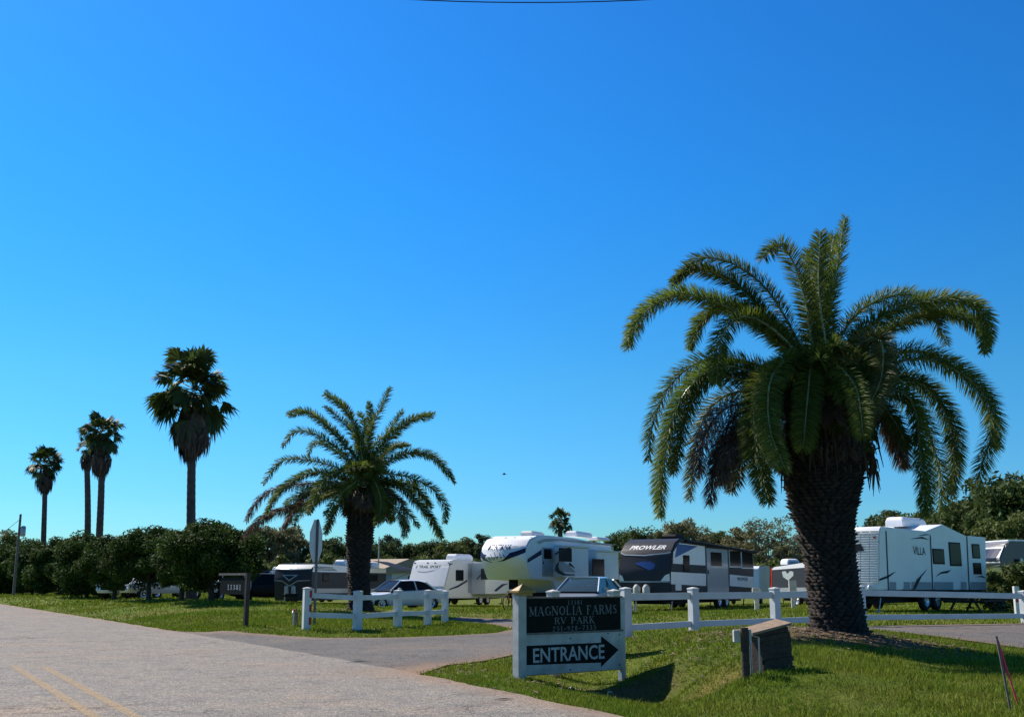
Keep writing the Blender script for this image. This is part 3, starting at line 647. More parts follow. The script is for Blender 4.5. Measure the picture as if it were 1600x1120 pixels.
tp1 = [(988,1262,1362),(975,1263,1357),(950,1261,1352),(915,1258,1345),(880,1255,1340),(850,1250,1338),(820,1240,1338),(790,1230,1342),(760,1224,1349),(720,1224,1355),(690,1235,1350),(660,1245,1340)]
date_palm(r1, (1288, 610), f1, 40, tp1, .36, 5, 20.0, rl=1.75)
r2 = empty('date_palm', PALM2, 0, 'smaller date palm behind the short white fence left of the drive', 'palm tree')
def c2(x, y): return (370 + x / 3.11, 580 + y / 3.11)
f2 = []
for pts, dy, k in [([(590,330),(530,190),(430,95)],-.6,'g'),([(650,300),(700,180),(750,80)],.3,'g'),([(560,400),(440,265),(340,195),(245,205)],.6,'g'),([(540,420),(400,315),(290,290),(222,368)],-.5,'g'),
        ([(540,440),(440,360),(380,350),(345,405)],1.2,'g'),([(590,360),(520,250),(425,170)],1.0,'g'),([(520,480),(370,435),(220,435),(128,545)],.3,'g'),([(680,400),(760,310),(860,235),(962,205)],-.4,'g'),([(660,380),(740,290),(805,190)],1.2,'g'),
        ([(690,440),(760,370),(825,355)],1.5,'g'),([(690,470),(820,400),(960,415),(1052,525)],.4,'g'),([(690,500),(820,510),(950,570),(1015,660),(1010,735)],-.4,'g'),([(680,520),(800,570),(920,690),(992,812)],.6,'g'),
        ([(520,540),(280,550),(130,600),(45,725)],1.0,'d'),([(530,520),(380,490),(230,560),(140,690)],-.5,'g'),([(520,570),(330,640),(150,700),(35,805)],-.2,'d'),([(530,540),(380,560),(300,600),(235,650)],-1.4,'g'),
        ([(540,560),(400,620),(330,670),(275,745)],-.9,'g'),([(560,600),(480,680),(430,785)],-.9,'y'),([(670,560),(770,610),(885,755)],1.0,'g'),([(660,560),(760,650),(832,775)],-.9,'g'),([(640,330),(650,240),(642,150)],.8,'g'),
        ([(600,350),(620,260),(595,200)],-1.2,'g'),([(500,560),(330,600),(225,760)],.8,'d'),([(690,540),(850,560),(935,650)],1.6,'g'),([(560,480),(430,520),(350,690)],-2.0,'g'),([(600,520),(500,600),(430,700)],-2.4,'g'),([(660,520),(700,620),(690,730)],-2.2,'g'),([(690,560),(800,640),(815,800)],.2,'d')]:
    f2.append(([c2(*p) for p in pts], dy, k))
tp2 = [(956,540,589),(945,542,584),(925,543,580),(900,543,579),(870,541,580),(845,540,583),(815,541,586),(790,546,585),(770,554,583)]
date_palm(r2, (572, 752), f2, 28, tp2, .37, 8, 44.0, twin=.3, wid=.014, rl=2.2, dens=80)

def fan_leaf(rg, base, az, el, pet, bl, acc, dead=False, nseg=20, droop=.35):
    d = np.array([math.cos(az) * math.cos(el), math.sin(az) * math.cos(el), math.sin(el)]); hub = base + d * pet + np.array([0, 0, -.12 * pet])
    el2 = el - droop; d2 = np.array([math.cos(az) * math.cos(el2), math.sin(az) * math.cos(el2), math.sin(el2)]); s_ = np.array([-math.sin(az), math.cos(az), 0]); nrm = np.cross(d2, s_)
    if not dead: ro = rg.uniform(-1.1, 1.1); s_, nrm = s_ * math.cos(ro) + nrm * math.sin(ro), nrm * math.cos(ro) - s_ * math.sin(ro)
    spread = 1.55 if not dead else .6
    for k in range(nseg):
        t = (k / (nseg - 1) - .5) * 2; a = t * spread + rg.normal(0, .05); v = d2 * math.cos(a) + s_ * math.sin(a) + nrm * (-.25 * abs(t)); v /= np.linalg.norm(v)
        L = bl * (1 - .3 * abs(t)) * rg.uniform(.85, 1.1); w_ = np.cross(v, nrm); w_ = w_ / np.linalg.norm(w_) * bl * .06; m_ = hub + v * L * .6; tip = hub + v * L + np.array([0, 0, -1]) * L * rg.uniform(.05, .4)
        acc[0].append(np.array([hub, m_ - w_, tip, m_ + w_])); acc[1].append(rg.random())
    w_ = s_ * .03; acc[0].append(np.array([base - w_, hub - w_, hub + w_, base + w_])); acc[1].append(.5)
def fan_palm(px, D, top_y, neck_y, skirt_y, base_dx, tw, cr_px, seed, label, nleaf=56, skirt=True, upr=1.0, grp='fan palms behind the roadside shrubs'):
    g0_ = G(px, D); root = empty('fan_palm', g0_, 0, label, 'palm tree', grp); rg = np.random.default_rng(seed); o0 = np.array(root.location)
    neck = np.array(at(px + base_dx, neck_y, D)) - o0; sk = at(px, skirt_y, D).z - o0[2]; sc = D / 1735.
    mb = MB(); n_ = 60; pts = []; rad = []
    for k in range(n_ + 1):
        t = k / n_; z = -.2 + (neck[2] + .2 - cr_px * sc * .12) * t; pts.append((neck[0] * t ** 1.3 + .05 * math.sin(t * 5 + seed), 0, z)); rad.append(tw / 2 * sc * (1.2 - .3 * t) * (1 + .05 * (k % 2)) * (1 + .35 * math.exp(-t * 14)))
    mb.tube(pts, rad, 12); mb.build('trunk', fan_trunk_m, root, smooth=True)
    Rc = cr_px * sc; acc = [[], []]
    for k in range(nleaf):
        q_ = (k + .5) / nleaf; el = R(80) - q_ * R(120) + rg.normal(0, .18); az = rg.uniform(0, 6.283)
        fan_leaf(rg, neck + np.array([0, 0, .16 - .34 * q_]) * Rc, az, el * upr, Rc * rg.uniform(.22, .64), Rc * rg.uniform(.36, .48), acc, nseg=24, droop=rg.uniform(-.15, .3) + .4 * q_)
    V = np.concatenate(acc[0]); np_mesh('crown', V, np.arange(len(V)), np.full(len(V) // 4, 4), fan_leaf_m, root, acc[1])
    if skirt:
        acc = [[], []]; H_ = neck[2] - sk
        for k in range(80):
            t = rg.random() ** .9; z = neck[2] - H_ * (.08 + t * .62); az = rg.uniform(0, 6.283); wb = Rc * (.10 + .30 * math.sin(min(1, t * .8 + .08) * math.pi) ** 1.3)
            fan_leaf(rg, np.array([np.interp(z, [p[2] for p in pts], [p[0] for p in pts]) + math.cos(az) * wb * .3, math.sin(az) * wb * .3, z]), az, R(-25 - 25 * t), wb * rg.uniform(.6, 1.05), H_ * rg.uniform(.2, .34), acc, dead=True, nseg=8, droop=.95)
        V = np.concatenate(acc[0]); np_mesh('dead_skirt', V, np.arange(len(V)), np.full(len(V) // 4, 4), skirt_m, root, acc[1])
    return root
fan_palm(297, 62, 525, 608, 716, 4, 13, 78, 21, 'tallest fan palm with brown skirt, nearest of the left palms', 84)
fan_palm(66, 105, 678, 722, 770, 4, 7.5, 34, 22, 'leftmost fan palm with rounded brown skirt and small crown', 60)
fan_palm(152, 82, 630, 676, 745, 7, 10, 40, 23, 'right one of the close pair of fan palms, taller crown', 66)
fan_palm(134, 86, 668, 700, 735, 2, 9, 24, 24, 'left one of the close pair of fan palms, mostly brown fronds', 22)
fan_palm(876, 100, 785, 812, 830, 0, 8, 23, 25, 'small fan palm rising behind the white fifth wheel roof', 60, skirt=False, grp=None)

# ------------------------------------------------------------------ utility pole, wire, bird
wood_grey = mat('weathered_wood', (.22, .19, .165), .85, color2=(.12, .10, .085), scale=9, bump=.6, bscale=40)
wood_dark = mat('dark_wood', (.065, .05, .04), .85, .5, 12, bump=.5, bscale=40)
wood_brown = mat('brown_board', (.08, .052, .035), .9, color2=(.03, .022, .017), scale=14, bump=.6, bscale=50)
wood_light = mat('worn_plank', (.30, .21, .14), .8, color2=(.20, .14, .10), scale=14, bump=.4, bscale=60)
black_m = mat('black_rubber', (.015, .015, .016), .7, .2)
steel = mat('galvanised_steel', (.45, .46, .47), .45, .25, 12, metal=.7)
g0_ = G(21, 90); up_ = empty('utility_pole', g0_, 0, 'grey wooden utility pole behind the shrubs at far left', 'utility pole')
hp = at(22, 803, 90).z - g0_.z
MB().tube([(0,0,-.2),(0,0,hp)], [.12,.09], 10).build('pole', wood_grey, up_, smooth=True)
MB().lathe([(0,0),(.16,0),(.2,.1),(.2,.75),(.12,.85),(0,.85)], (.32,0,hp-1.8)).box((0,-.04,hp-1.3),(.2,.04,hp-1.2)).build('transformer', steel, up_, smooth=True)
mb = MB(); mb.tube([(0,0,hp-.4),(-4,6,hp-1.2),(-14,20,hp-1.0)], .02, 5).build('wire', black_m, up_)
wc = at(830, 4.5, 22); mb = MB()
mb.tube([(wc.x + t, wc.y, wc.z + .0105 * t * t) for t in np.linspace(-26, 26, 80)], .012, 6)
o = mb.build('overhead_wire', black_m); tag(o, 'single black overhead wire sagging across the top of the sky', 'wire')
bp_ = at(788, 741, 80); mb = MB()
mb.tube([(-.16,0,0),(-.08,0,.01),(.06,0,.015),(.17,0,0)], [.012,.045,.04,.01], 6)
mb.add([(-.03,.02,.03),(.07,.02,.03),(.0,.42,.10),(-.08,.36,.09)], [(0,1,2,3)]).add([(-.03,-.02,.03),(.07,-.02,.03),(.0,-.42,.10),(-.08,-.36,.09)], [(0,3,2,1)])
o = mb.build('bird', black_m); o.location = bp_; tag(o, 'tiny dark bird gliding in the clear sky', 'bird')

# ------------------------------------------------------------------ oriented frame measured from the photograph
class Fr:
    """vertical plane through two ground points; local x runs along it, local y away from the camera"""
    def __init__(s, pxa, Da, pxb, Db, pya=None):
        a = G(pxa, Da); b = G(pxb, Db); s.o = a; d = Vector((b.x - a.x, b.y - a.y)); s.L = d.length; d.normalize(); s.u = d; s.v = Vector((-d.y, d.x)); s.rz = math.atan2(d.y, d.x)
    def side(s, px, py, v=0.0):
        r_ = ray(px, py); o = Vector((0, 0, EYE)); P = Vector((s.o.x + s.v.x * v, s.o.y + s.v.y * v))
        k = (P.x * s.v.x + P.y * s.v.y) / (r_.x * s.v.x + r_.y * s.v.y); w_ = o + r_ * k
        return ((w_.x - s.o.x) * s.u.x + (w_.y - s.o.y) * s.u.y, w_.z - s.o.z)
    def front(s, px, py, u=0.0):
        r_ = ray(px, py); P = Vector((s.o.x + s.u.x * u, s.o.y + s.u.y * u))
        k = (P.x * s.u.x + P.y * s.u.y) / (r_.x * s.u.x + r_.y * s.u.y); w_ = Vector((0, 0, EYE)) + r_ * k
        return ((w_.x - s.o.x) * s.v.x + (w_.y - s.o.y) * s.v.y, w_.z - s.o.z)
def text_polys(body, bold=0.0, shear=0.0):
    c = bpy.data.curves.new('txt', 'FONT'); c.body = body; c.offset = bold; c.shear = shear; c.resolution_u = 3
    o = bpy.data.objects.new('txt', c); COL.objects.link(o); me = bpy.data.meshes.new_from_object(o)
    V = [tuple(v.co) for v in me.vertices]; Fc = [tuple(p.vertices) for p in me.polygons]
    bpy.data.objects.remove(o); bpy.data.curves.remove(c); bpy.data.meshes.remove(me)
    xs = [v[0] for v in V]; ys = [v[1] for v in V]; x0, x1, y0, y1 = min(xs), max(xs), min(ys), max(ys)
    return [((v[0] - x0) / (x1 - x0), (v[1] - y0) / (y1 - y0)) for v in V], Fc
SER = {'M': (1.05, [(.14,0,.14,1,.06),(.14,1,.5,.08,.15),(.5,.08,.88,1,.06),(.88,0,.88,1,.16)], [(.14,0),(.88,0),(.1,1),(.9,1)]),
 'A': (.92, [(.08,0,.45,1,.06),(.45,1,.82,0,.16),(.22,.34,.7,.34,.05)], [(.1,0),(.82,0)]),
 'G': (.92, [(.8,.82,.5,.97,.06),(.5,.97,.22,.8,.12),(.22,.8,.14,.5,.16),(.14,.5,.24,.17,.15),(.24,.17,.52,.03,.1),(.52,.03,.78,.12,.06),(.78,.1,.78,.42,.14)], [(.78,.42)]),
 'N': (.95, [(.14,0,.14,1,.06),(.14,1,.82,0,.16),(.82,0,.82,1,.06)], [(.14,0),(.1,1),(.82,1)]),
 'O': (.95, [(.48,.97,.2,.8,.1),(.2,.8,.13,.5,.16),(.13,.5,.2,.2,.15),(.2,.2,.48,.03,.1),(.48,.03,.76,.2,.1),(.76,.2,.83,.5,.15),(.83,.5,.76,.8,.16),(.76,.8,.48,.97,.1)], []),
 'L': (.8, [(.2,0,.2,1,.16),(.2,.03,.7,.03,.06),(.7,0,.7,.25,.05)], [(.2,1),(.2,0)]),
 'I': (.45, [(.22,0,.22,1,.16)], [(.22,0),(.22,1)]),
 'F': (.8, [(.2,0,.2,1,.16),(.2,.97,.7,.97,.06),(.7,1,.7,.75,.05),(.2,.52,.55,.52,.06)], [(.2,0),(.2,1)]),
 'R': (.9, [(.2,0,.2,1,.16),(.2,.97,.55,.97,.06),(.55,.97,.68,.75,.14),(.68,.75,.55,.52,.14),(.55,.52,.2,.52,.06),(.45,.52,.8,.0,.15)], [(.2,0),(.2,1),(.82,0)]),
 'S': (.72, [(.6,.85,.38,.97,.07),(.38,.97,.17,.8,.12),(.17,.8,.3,.56,.14),(.3,.56,.52,.42,.16),(.52,.42,.6,.2,.14),(.6,.2,.36,.03,.1),(.36,.03,.12,.15,.07)], []),
 'V': (.92, [(.1,1,.46,0,.16),(.46,0,.82,1,.06)], [(.1,1),(.82,1)]),
 'P': (.82, [(.2,0,.2,1,.16),(.2,.97,.5,.97,.06),(.5,.97,.66,.73,.14),(.66,.73,.5,.46,.14),(.5,.46,.2,.46,.06)], [(.2,0),(.2,1)]),
 'K': (.92, [(.2,0,.2,1,.16),(.72,1,.22,.42,.06),(.38,.58,.8,0,.16)], [(.2,0),(.2,1),(.72,1),(.82,0)]),
 ' ': (.5, [], []), '-': (.55, [(.1,.4,.45,.4,.12)], []),
 '0': (.68, [(.32,.97,.12,.5,.13),(.12,.5,.32,.03,.13),(.32,.03,.54,.5,.13),(.54,.5,.32,.97,.13)], []),
 '1': (.5, [(.25,0,.25,1,.14)], [(.25,0),(.18,.97)]),
 '2': (.66, [(.1,.75,.3,.97,.1),(.3,.97,.52,.75,.14),(.52,.75,.1,.05,.1),(.1,.05,.56,.05,.12)], []),
 '3': (.66, [(.1,.85,.32,.97,.08),(.32,.97,.5,.76,.13),(.5,.76,.28,.54,.1),(.28,.54,.55,.3,.14),(.55,.3,.3,.03,.12),(.3,.03,.08,.14,.08)], []),
 '5': (.66, [(.16,.96,.54,.96,.1),(.16,.96,.14,.58,.07),(.14,.58,.38,.6,.1),(.38,.6,.55,.32,.15),(.55,.32,.32,.03,.12),(.32,.03,.08,.12,.08)], []),
 '7': (.64, [(.08,.95,.56,.95,.12),(.56,.95,.22,0,.13)], []),
 '8': (.68, [(.33,.97,.14,.76,.12),(.14,.76,.33,.54,.12),(.33,.54,.52,.76,.12),(.52,.76,.33,.97,.1),(.33,.54,.1,.27,.14),(.1,.27,.33,.03,.1),(.33,.03,.57,.27,.14),(.57,.27,.33,.54,.12)], []),
 '9': (.66, [(.32,.97,.12,.7,.13),(.12,.7,.32,.45,.1),(.32,.45,.54,.7,.1),(.54,.7,.32,.97,.1),(.54,.7,.5,.3,.13),(.5,.3,.22,.03,.1)], [])}
def serif_polys(body):
    V, Fc, x = [], [], 0.0
    for ch in body:
        wdt, strokes, ser = SER[ch]
        for (a, b, c, d, t) in strokes:
            L = math.hypot(c - a, d - b) or 1; nx_, ny_ = -(d - b) / L * t / 2, (c - a) / L * t / 2; k = len(V)
            V += [(x + a + nx_, b + ny_), (x + a - nx_, b - ny_), (x + c - nx_, d - ny_), (x + c + nx_, d + ny_)]; Fc.append((k, k + 1, k + 2, k + 3))
        for (a, b) in ser:
            k = len(V); s_ = .025; V += [(x + a - .17, b - s_), (x + a + .17, b - s_), (x + a + .17, b + s_), (x + a - .17, b + s_)]; Fc.append((k, k + 1, k + 2, k + 3))
        x += wdt + .08
    W_ = x - .08; return [(a / W_, b) for a, b in V], Fc
def poly_part(name, VF, fn, m, parent, step=0.0, label=None):
    """2D polygons mapped onto a surface by fn(s,t,lift)"""
    V, Fc = VF; mb = MB(); 
    if step:
        for i, f in enumerate(Fc): mb.add([fn(*V[k], (i % 7) * step) for k in f], [tuple(range(len(f)))])
    else: mb.add([fn(a, b, 0) for a, b in V], Fc)
    return mb.build(name, m, parent, label=label)
def disc2(cx, cy, rx, ry, n=20): return [(cx + rx * math.cos(2 * math.pi * k / n), cy + ry * math.sin(2 * math.pi * k / n)) for k in range(n)]

# ------------------------------------------------------------------ shared paints
white_v = mat('white_vinyl', (.70, .70, .70), .5, color2=(.58, .59, .57), scale=2.2)
white_p = mat('white_paint_weathered', (.56, .56, .53), .7, color2=(.36, .36, .32), scale=4)
rvw = mat('rv_white', (.86, .86, .87), .35, color2=(.80, .80, .80), scale=1.2)
rvc = mat('rv_cream', (.70, .70, .66), .4, .05, 2, coat=.2)
rvg = mat('rv_silver_grey', (.34, .37, .40), .35, .08, 2, coat=.3)
rvk = mat('rv_charcoal', (.045, .048, .058), .45, .1, 2, spec=.12)
rvn = mat('rv_navy', (.02, .03, .07), .4, .1, 2, spec=.15)
rvb = mat('rv_blue', (.03, .09, .30), .35, .1, 2)
rvdk = mat('rv_graphic_dark', (.025, .028, .035), .5, .1, 2, spec=.1)
glass = mat('tinted_glass', (.012, .014, .018), .2, .1, spec=.06)
trim = mat('black_trim', (.016, .016, .018), .6, .1, spec=.1)
chrome = mat('wheel_rim', (.6, .6, .61), .3, .1, metal=.6)
tyre_m = mat('tyre', (.02, .02, .02), .85, .2)
red_m = mat('red_lens', (.5, .015, .01), .25, .1)
amber = mat('amber_lens', (.6, .2, .02), .3, .1)
gold_m = mat('gold_cap', (.42, .26, .05), .45, color2=(.28, .16, .03), scale=14)
board_m = mat('sign_board_dark', (.012, .018, .016), .85, .3, 6, spec=.08)
letter_m = mat('sign_letter_grey', (.17, .18, .18), .6, .3, 20)
letter_w = mat('sign_letter_white', (.46, .48, .48), .6, .15, 20)
red_tape = mat('red_marking', (.45, .03, .03), .6, .2)

# ------------------------------------------------------------------ entrance sign
S = Fr(816, 17.5, 973, 18.85)
sg = empty('entrance_sign', S.o, S.rz, 'white framed dark entrance sign board with arrow at the drive mouth', 'sign')
def sp(px, py): return S.side(px, py)
def post(mb, x, y, w_, z0, z1, capk=.03):
    mb.box((x - w_ / 2, y - w_ / 2, z0), (x + w_ / 2, y + w_ / 2, z1)); c = w_ / 2 + .012
    mb.box((x - c, y - c, z1), (x + c, y + c, z1 + .03)); h = w_ / 2
    return mb.add([(x - h, y - h, z1 + .03), (x + h, y - h, z1 + .03), (x + h, y + h, z1 + .03), (x - h, y + h, z1 + .03), (x, y, z1 + .03 + capk)], [(0,1,4),(1,2,4),(2,3,4),(3,0,4)])
uL = .02; uR = sp(972, 960)[0]
ztop = (sp(820,936)[1] + sp(972,932)[1]) / 2; zmid = (sp(817,990)[1] + sp(972,984)[1]) / 2; zbot = (sp(816,1056)[1] + sp(973,1044)[1]) / 2
mb = MB(); mb.box((-.10, -.04, -.15), (.06, .12, sp(816, 926)[1])); mb.build('post', white_p, sg, bevel=.008)
zc = sp(816, 926)[1]; mb = MB(); mb.box((-.14, -.08, zc), (.22, .16, zc + .035)); mb.add([(-.12,-.06,zc+.035),(.20,-.06,zc+.035),(.20,.14,zc+.035),(-.12,.14,zc+.035),(.03,.03,zc+.14),(.05,.05,zc+.14)], [(0,1,4),(1,2,5,4),(2,3,5),(3,0,4,5)]); mb.box((-.10,-.05,zc-.05),(.18,.14,zc)); mb.build('post_cap', gold_m, sg, bevel=.006)
for u_, v_ in ((S.side(864, 920, 1.3)[0], 1.3), (S.side(959, 920, 1.15)[0], 1.15), (uR + .03, .06)):
    mb = MB(); zt = S.side(900, 921, v_)[1] if v_ > .1 else ztop + .01
    if v_ < .1: mb.box((u_ - .05, v_ - .05, -.2), (u_ + .05, v_ + .05, zt))
    else: post(mb, u_, v_, .17, -.2, zt - .05)
    mb.build('post', white_p, sg, bevel=.006)
MB().box((uL, .02, zmid + .01), (uR, .055, ztop)).build('name_board', board_m, sg, bevel=.004)
mb = MB(); mb.box((uL - .02, -.0, ztop), (uR + .02, .075, ztop + .025)); mb.box((uL - .02, -.005, zmid - .02), (uR + .02, .075, zmid + .012)); mb.build('board_frame', wood_grey, sg)
MB().box((uL - .02, .0, zbot), (uR, .035, zmid - .02)).build('arrow_board', white_p, sg, bevel=.004)
mb = MB(); mb.box((uL - .02, .04, zbot - .012), (uR, .075, zbot + .03)); mb.build('lower_rail', wood_grey, sg)
def sfn(px0, px1, py0l, py1l, py0r, py1r, off=-.003):
    """rectangle on the sign: left edge px0 spans y py0l(top)..py1l, right edge px1 spans py0r..py1r"""
    a0, za1 = sp(px0, py0l); _, za0 = sp(px0, py1l); b0, zb1 = sp(px1, py0r); _, zb0 = sp(px1, py1r)
    return lambda s_, t, l: (a0 + (b0 - a0) * s_, off - l, (za0 + (zb0 - za0) * s_) * (1 - t) + (za1 + (zb1 - za1) * s_) * t)
poly_part('lettering', serif_polys('13381'), sfn(888, 911, 937.5, 944, 937, 943.5, .017), letter_m, sg, .0004)
poly_part('lettering', serif_polys('MAGNOLIA FARMS'), sfn(828, 965, 948, 962, 944, 957.5, .017), letter_m, sg, .0004)
poly_part('lettering', serif_polys('RV PARK'), sfn(867, 930, 964.5, 974.5, 962, 973, .017), letter_m, sg, .0004)
poly_part('lettering', serif_polys('251-928-7335'), sfn(864, 933, 978.5, 986, 975.5, 983, .017), letter_m, sg, .0004)
AR = [(821,1008.5),(939,1003.5),(939,993),(966.5,1014.5),(939,1041.5),(939,1034.5),(821,1038.5)]
q_ = [sp(a, b) for a, b in AR]; MB().add([(u_, -.003, z_) for u_, z_ in q_], [(0,1,5,6),(1,2,3,4,5)]).build('arrow', board_m, sg)
poly_part('lettering', text_polys('ENTRANCE', .016), sfn(832.5, 944, 1012.5, 1035.5, 1006, 1028.5, -.006), letter_w, sg)
mb = MB()
for px, py in ((820,1001),(972-22,989),(891,997),(820,1050),(891,1046),(968,1038),(968,991)):
    u_, z_ = sp(px, py); mb.lathe([(0,-.006),(.012,-.004),(.014,0)], (u_, -.002, z_), 'y', 8)
mb.build('bolts', trim, sg)
for px, py, r_ in ((893,1056,.04),(953,1050,.045),(1100,1104,.022),(1115,1106,.025)):
    p_ = G(px, 18.0 if px < 960 else 13.6); mb = MB(); mb.lathe([(0,-.02),(r_,0),(r_*.9,r_*.5),(r_*.4,r_*.8),(0,r_*.8)], n=7); o = mb.build('stone', white_p); o.location = p_; o.rotation_euler = (.2, .1, px)
    tag(o, 'small pale stone lying in the grass under the entrance sign' if px < 960 else 'small pale stone in the grass at the road edge', 'stone', 'pale stones in the verge')

# ------------------------------------------------------------------ fences
def fence(name, posts, lab, rails=((.86, .14), (.33, .14)), w_=.2, h=1.12, red=False):
    root = empty(name, posts[0][0], 0, lab, 'fence'); o0 = posts[0][0]; loc = [(p - o0) for p, _ in posts]; tops = [t for _, t in posts]
    for k, p in enumerate(loc):
        nb = loc[min(k + 1, len(loc) - 1)] - loc[max(k - 1, 0)]; a = math.atan2(nb.y, nb.x)
        mb = MB(); post(mb, 0, 0, w_, -.2 if k else -.15, tops[k] - .05, .025); o = mb.build('post', white_v, root, bevel=.008); o.location = p; o.rotation_euler = (0, 0, a)
        if red and k == 0:
            for zz in (.15, .50, .88): MB().box((w_/2 - .06, -w_ / 2 - .008, zz), (w_ / 2 + .008, w_ / 2 * .6, zz + .2)).build('reflector_strip', red_tape, o)
    for k in range(len(loc) - 1):
        a, b = loc[k], loc[k + 1]; d = (b - a); d2_ = Vector((d.x, d.y, 0)).normalized(); n_ = Vector((-d2_.y, d2_.x, 0)) * .03
        for zr, hr in rails:
            za, zb = zr * tops[k] / 1.15, zr * tops[k + 1] / 1.15; A_ = a + d2_ * w_ * .48; B_ = b - d2_ * w_ * .48
            vs = [A_ - n_ + Vector((0, 0, za)), B_ - n_ + Vector((0, 0, zb)), B_ + n_ + Vector((0, 0, zb)), A_ + n_ + Vector((0, 0, za))]; vs += [v + Vector((0, 0, hr)) for v in vs]
            MB().add(vs, [(0,3,2,1),(4,5,6,7),(0,1,5,4),(1,2,6,5),(2,3,7,6),(3,0,4,7)]).build('rail', white_v, root, bevel=.01)
    return root
def fposts(l):
    out = []
    for px, D, ty in l:
        g_0 = G(px, D); out.append((g_0, at(px, ty, D).z - g_0.z))
    return out
fence('rail_fence', fposts([(478,31.3,917),(558,32.0,922),(621,33.6,921),(668,35.6,921),(695,37.8,922)]), 'short white rail fence in front of the smaller date palm, red marked end post', red=True)
fence('rail_fence', fposts([(979,24,917),(1085,24.9,917),(1213,26.3,917),(1347,27.8,914),(1603,30.6,922),(1790,32.5,920)]), 'long white two rail fence running right from the entrance sign behind the date palm', w_=.185, rails=((.85,.15),(.17,.13)))

# ------------------------------------------------------------------ stop sign (seen nearly edge on), number board, spigot
g0_ = G(491, 33.0); ss = empty('street_sign', g0_, R(83), 'octagonal road sign on a grey post seen almost edge on by the left fence', 'sign')
zt = at(491, 812, 33.0).z - g0_.z; zb = at(491, 878, 33.0).z - g0_.z
MB().box((-.035,-.03,-.2),(.035,.03,zt+.02)).build('post', wood_grey if False else mat('sign_post_grey', (.12,.125,.13), .6, .2, 10), ss)
r8 = (zt - zb) / 2; cz = (zt + zb) / 2
oc = [(r8 * 1.082 * math.cos(R(22.5 + 45 * k)), cz + r8 * 1.082 * math.sin(R(22.5 + 45 * k))) for k in range(8)]
MB().prism(oc, .034, .040).build('sign_plate', mat('sign_back_aluminium', (.62,.64,.66), .5, .1, 5, metal=.1), ss)
mb = MB(); mb.prism([(a * .99, cz + (b - cz) * .99) for a, b in oc], .041, .043); mb.build('sign_face', mat('sign_red', (.4,.02,.02), .5, .1), ss)
poly_part('lettering', text_polys('STOP', .02), lambda s_, t, l: (.38 - .76 * s_, .046, cz - .17 + .34 * t), white_v, ss)

N_ = Fr(341, 33.3, 386, 32.0); nb = empty('number_board', N_.o, N_.rz, 'dark hanging board with white numbers on a dark wooden post near the road', 'sign')
uP = N_.side(386, 930)[0]; zT = N_.side(386, 896)[1]
MB().box((uP - .06, -.06, -.2), (uP + .06, .06, zT + .02)).build('post', wood_dark, nb, bevel=.01)
MB().box((-.06, -.04, zT - .04), (uP - .06, .04, zT + .02)).build('arm', wood_grey, nb)
z0_, z1_ = N_.side(362, 928)[1], N_.side(362, 902)[1]; MB().box((.04, -.02, z0_), (uP - .12, .02, z1_)).build('board', board_m, nb)
mb = MB(); [mb.tube([(u_, 0, z1_ - .02), (u_, 0, zT - .03)], .012, 5) for u_ in (.12, uP - .2)]; mb.build('chains', steel, nb)
q0, q1 = N_.side(356, 921), N_.side(378, 913)
poly_part('lettering', serif_polys('13381'), lambda s_, t, l: (q0[0] + (q1[0] - q0[0]) * s_, -.024 - l, q0[1] + (q1[1] - q0[1]) * t), letter_w, nb, .0004)

g0_ = G(462, 32.3); wt = empty('water_spigot', g0_, 0, 'short grey water tap post in the grass left of the white fence', 'tap post')
MB().box((-.03,-.04,-.1),(.05,.04,.42)).build('post', wood_grey, wt); mb = MB(); mb.tube([(-.07,-.03,-.05),(-.07,-.03,.40),(-.07,-.10,.44),(-.07,-.15,.38)], .022, 8); mb.build('pipe', steel, wt, smooth=True)
MB().lathe([(0,0),(.06,.01),(.05,.05),(0,.06)], (-.06,-.03,.43), n=10).build('handle', red_m, wt)

# ------------------------------------------------------------------ broken cover box, meter post, stakes
B = Fr(1184, 14.3, 1240, 14.55); bx = empty('wooden_box', B.o, B.rz, 'leaning rotten wooden box with slanted plank lid on the berm', 'box')
def bq(px, py): return B.side(px, py)
ql = [bq(1186,988), bq(1232,978), bq(1241,1047), bq(1196,1053)]
mb = MB(); n_ = 9
for k in range(n_):                                       # stacked warped boards of the leaning side
    t0, t1 = k / n_, (k + .96) / n_; rr_ = random.Random(k)
    def lerp(a, b, t): return (a[0] + (b[0] - a[0]) * t, a[1] + (b[1] - a[1]) * t)
    a = lerp(ql[3], ql[0], t0); b = lerp(ql[2], ql[1], t0); c = lerp(ql[2], ql[1], t1); d = lerp(ql[3], ql[0], t1); e = rr_.uniform(-.012, .03)
    y_ = rr_.uniform(-.012, .012); mb.prism([(a[0] + e, a[1]), (b[0] + e, b[1]), (c[0] + e, c[1]), (d[0] + e, d[1])], y_, y_ + .03)
    mb.prism([(a[0] + e, a[1]), (b[0] + e, b[1]), (c[0] + e, c[1]), (d[0] + e, d[1])], .26 + y_, .29 + y_)
mb.build('side_boards', wood_brown, bx)
for qa, qb, e0, e1 in ((ql[3], ql[0], 0, .02), (ql[2], ql[1], -.03, -.01)):
    mb = MB()
    for k in range(n_):
        a = lerp(qa, qb, k / n_); d = lerp(qa, qb, (k + .97) / n_)
        mb.add([(a[0]+e0,.03,a[1]),(a[0]+e0,.26,a[1]),(a[0]+e1,.26,a[1]),(a[0]+e1,.03,a[1]),(d[0]+e0,.03,d[1]),(d[0]+e0,.26,d[1]),(d[0]+e1,.26,d[1]),(d[0]+e1,.03,d[1])], [(0,3,2,1),(4,5,6,7),(0,1,5,4),(1,2,6,5),(2,3,7,6),(3,0,4,7)])
    mb.build('end_boards', wood_brown, bx)
la, lb = bq(1172, 988), bq(1233, 972)
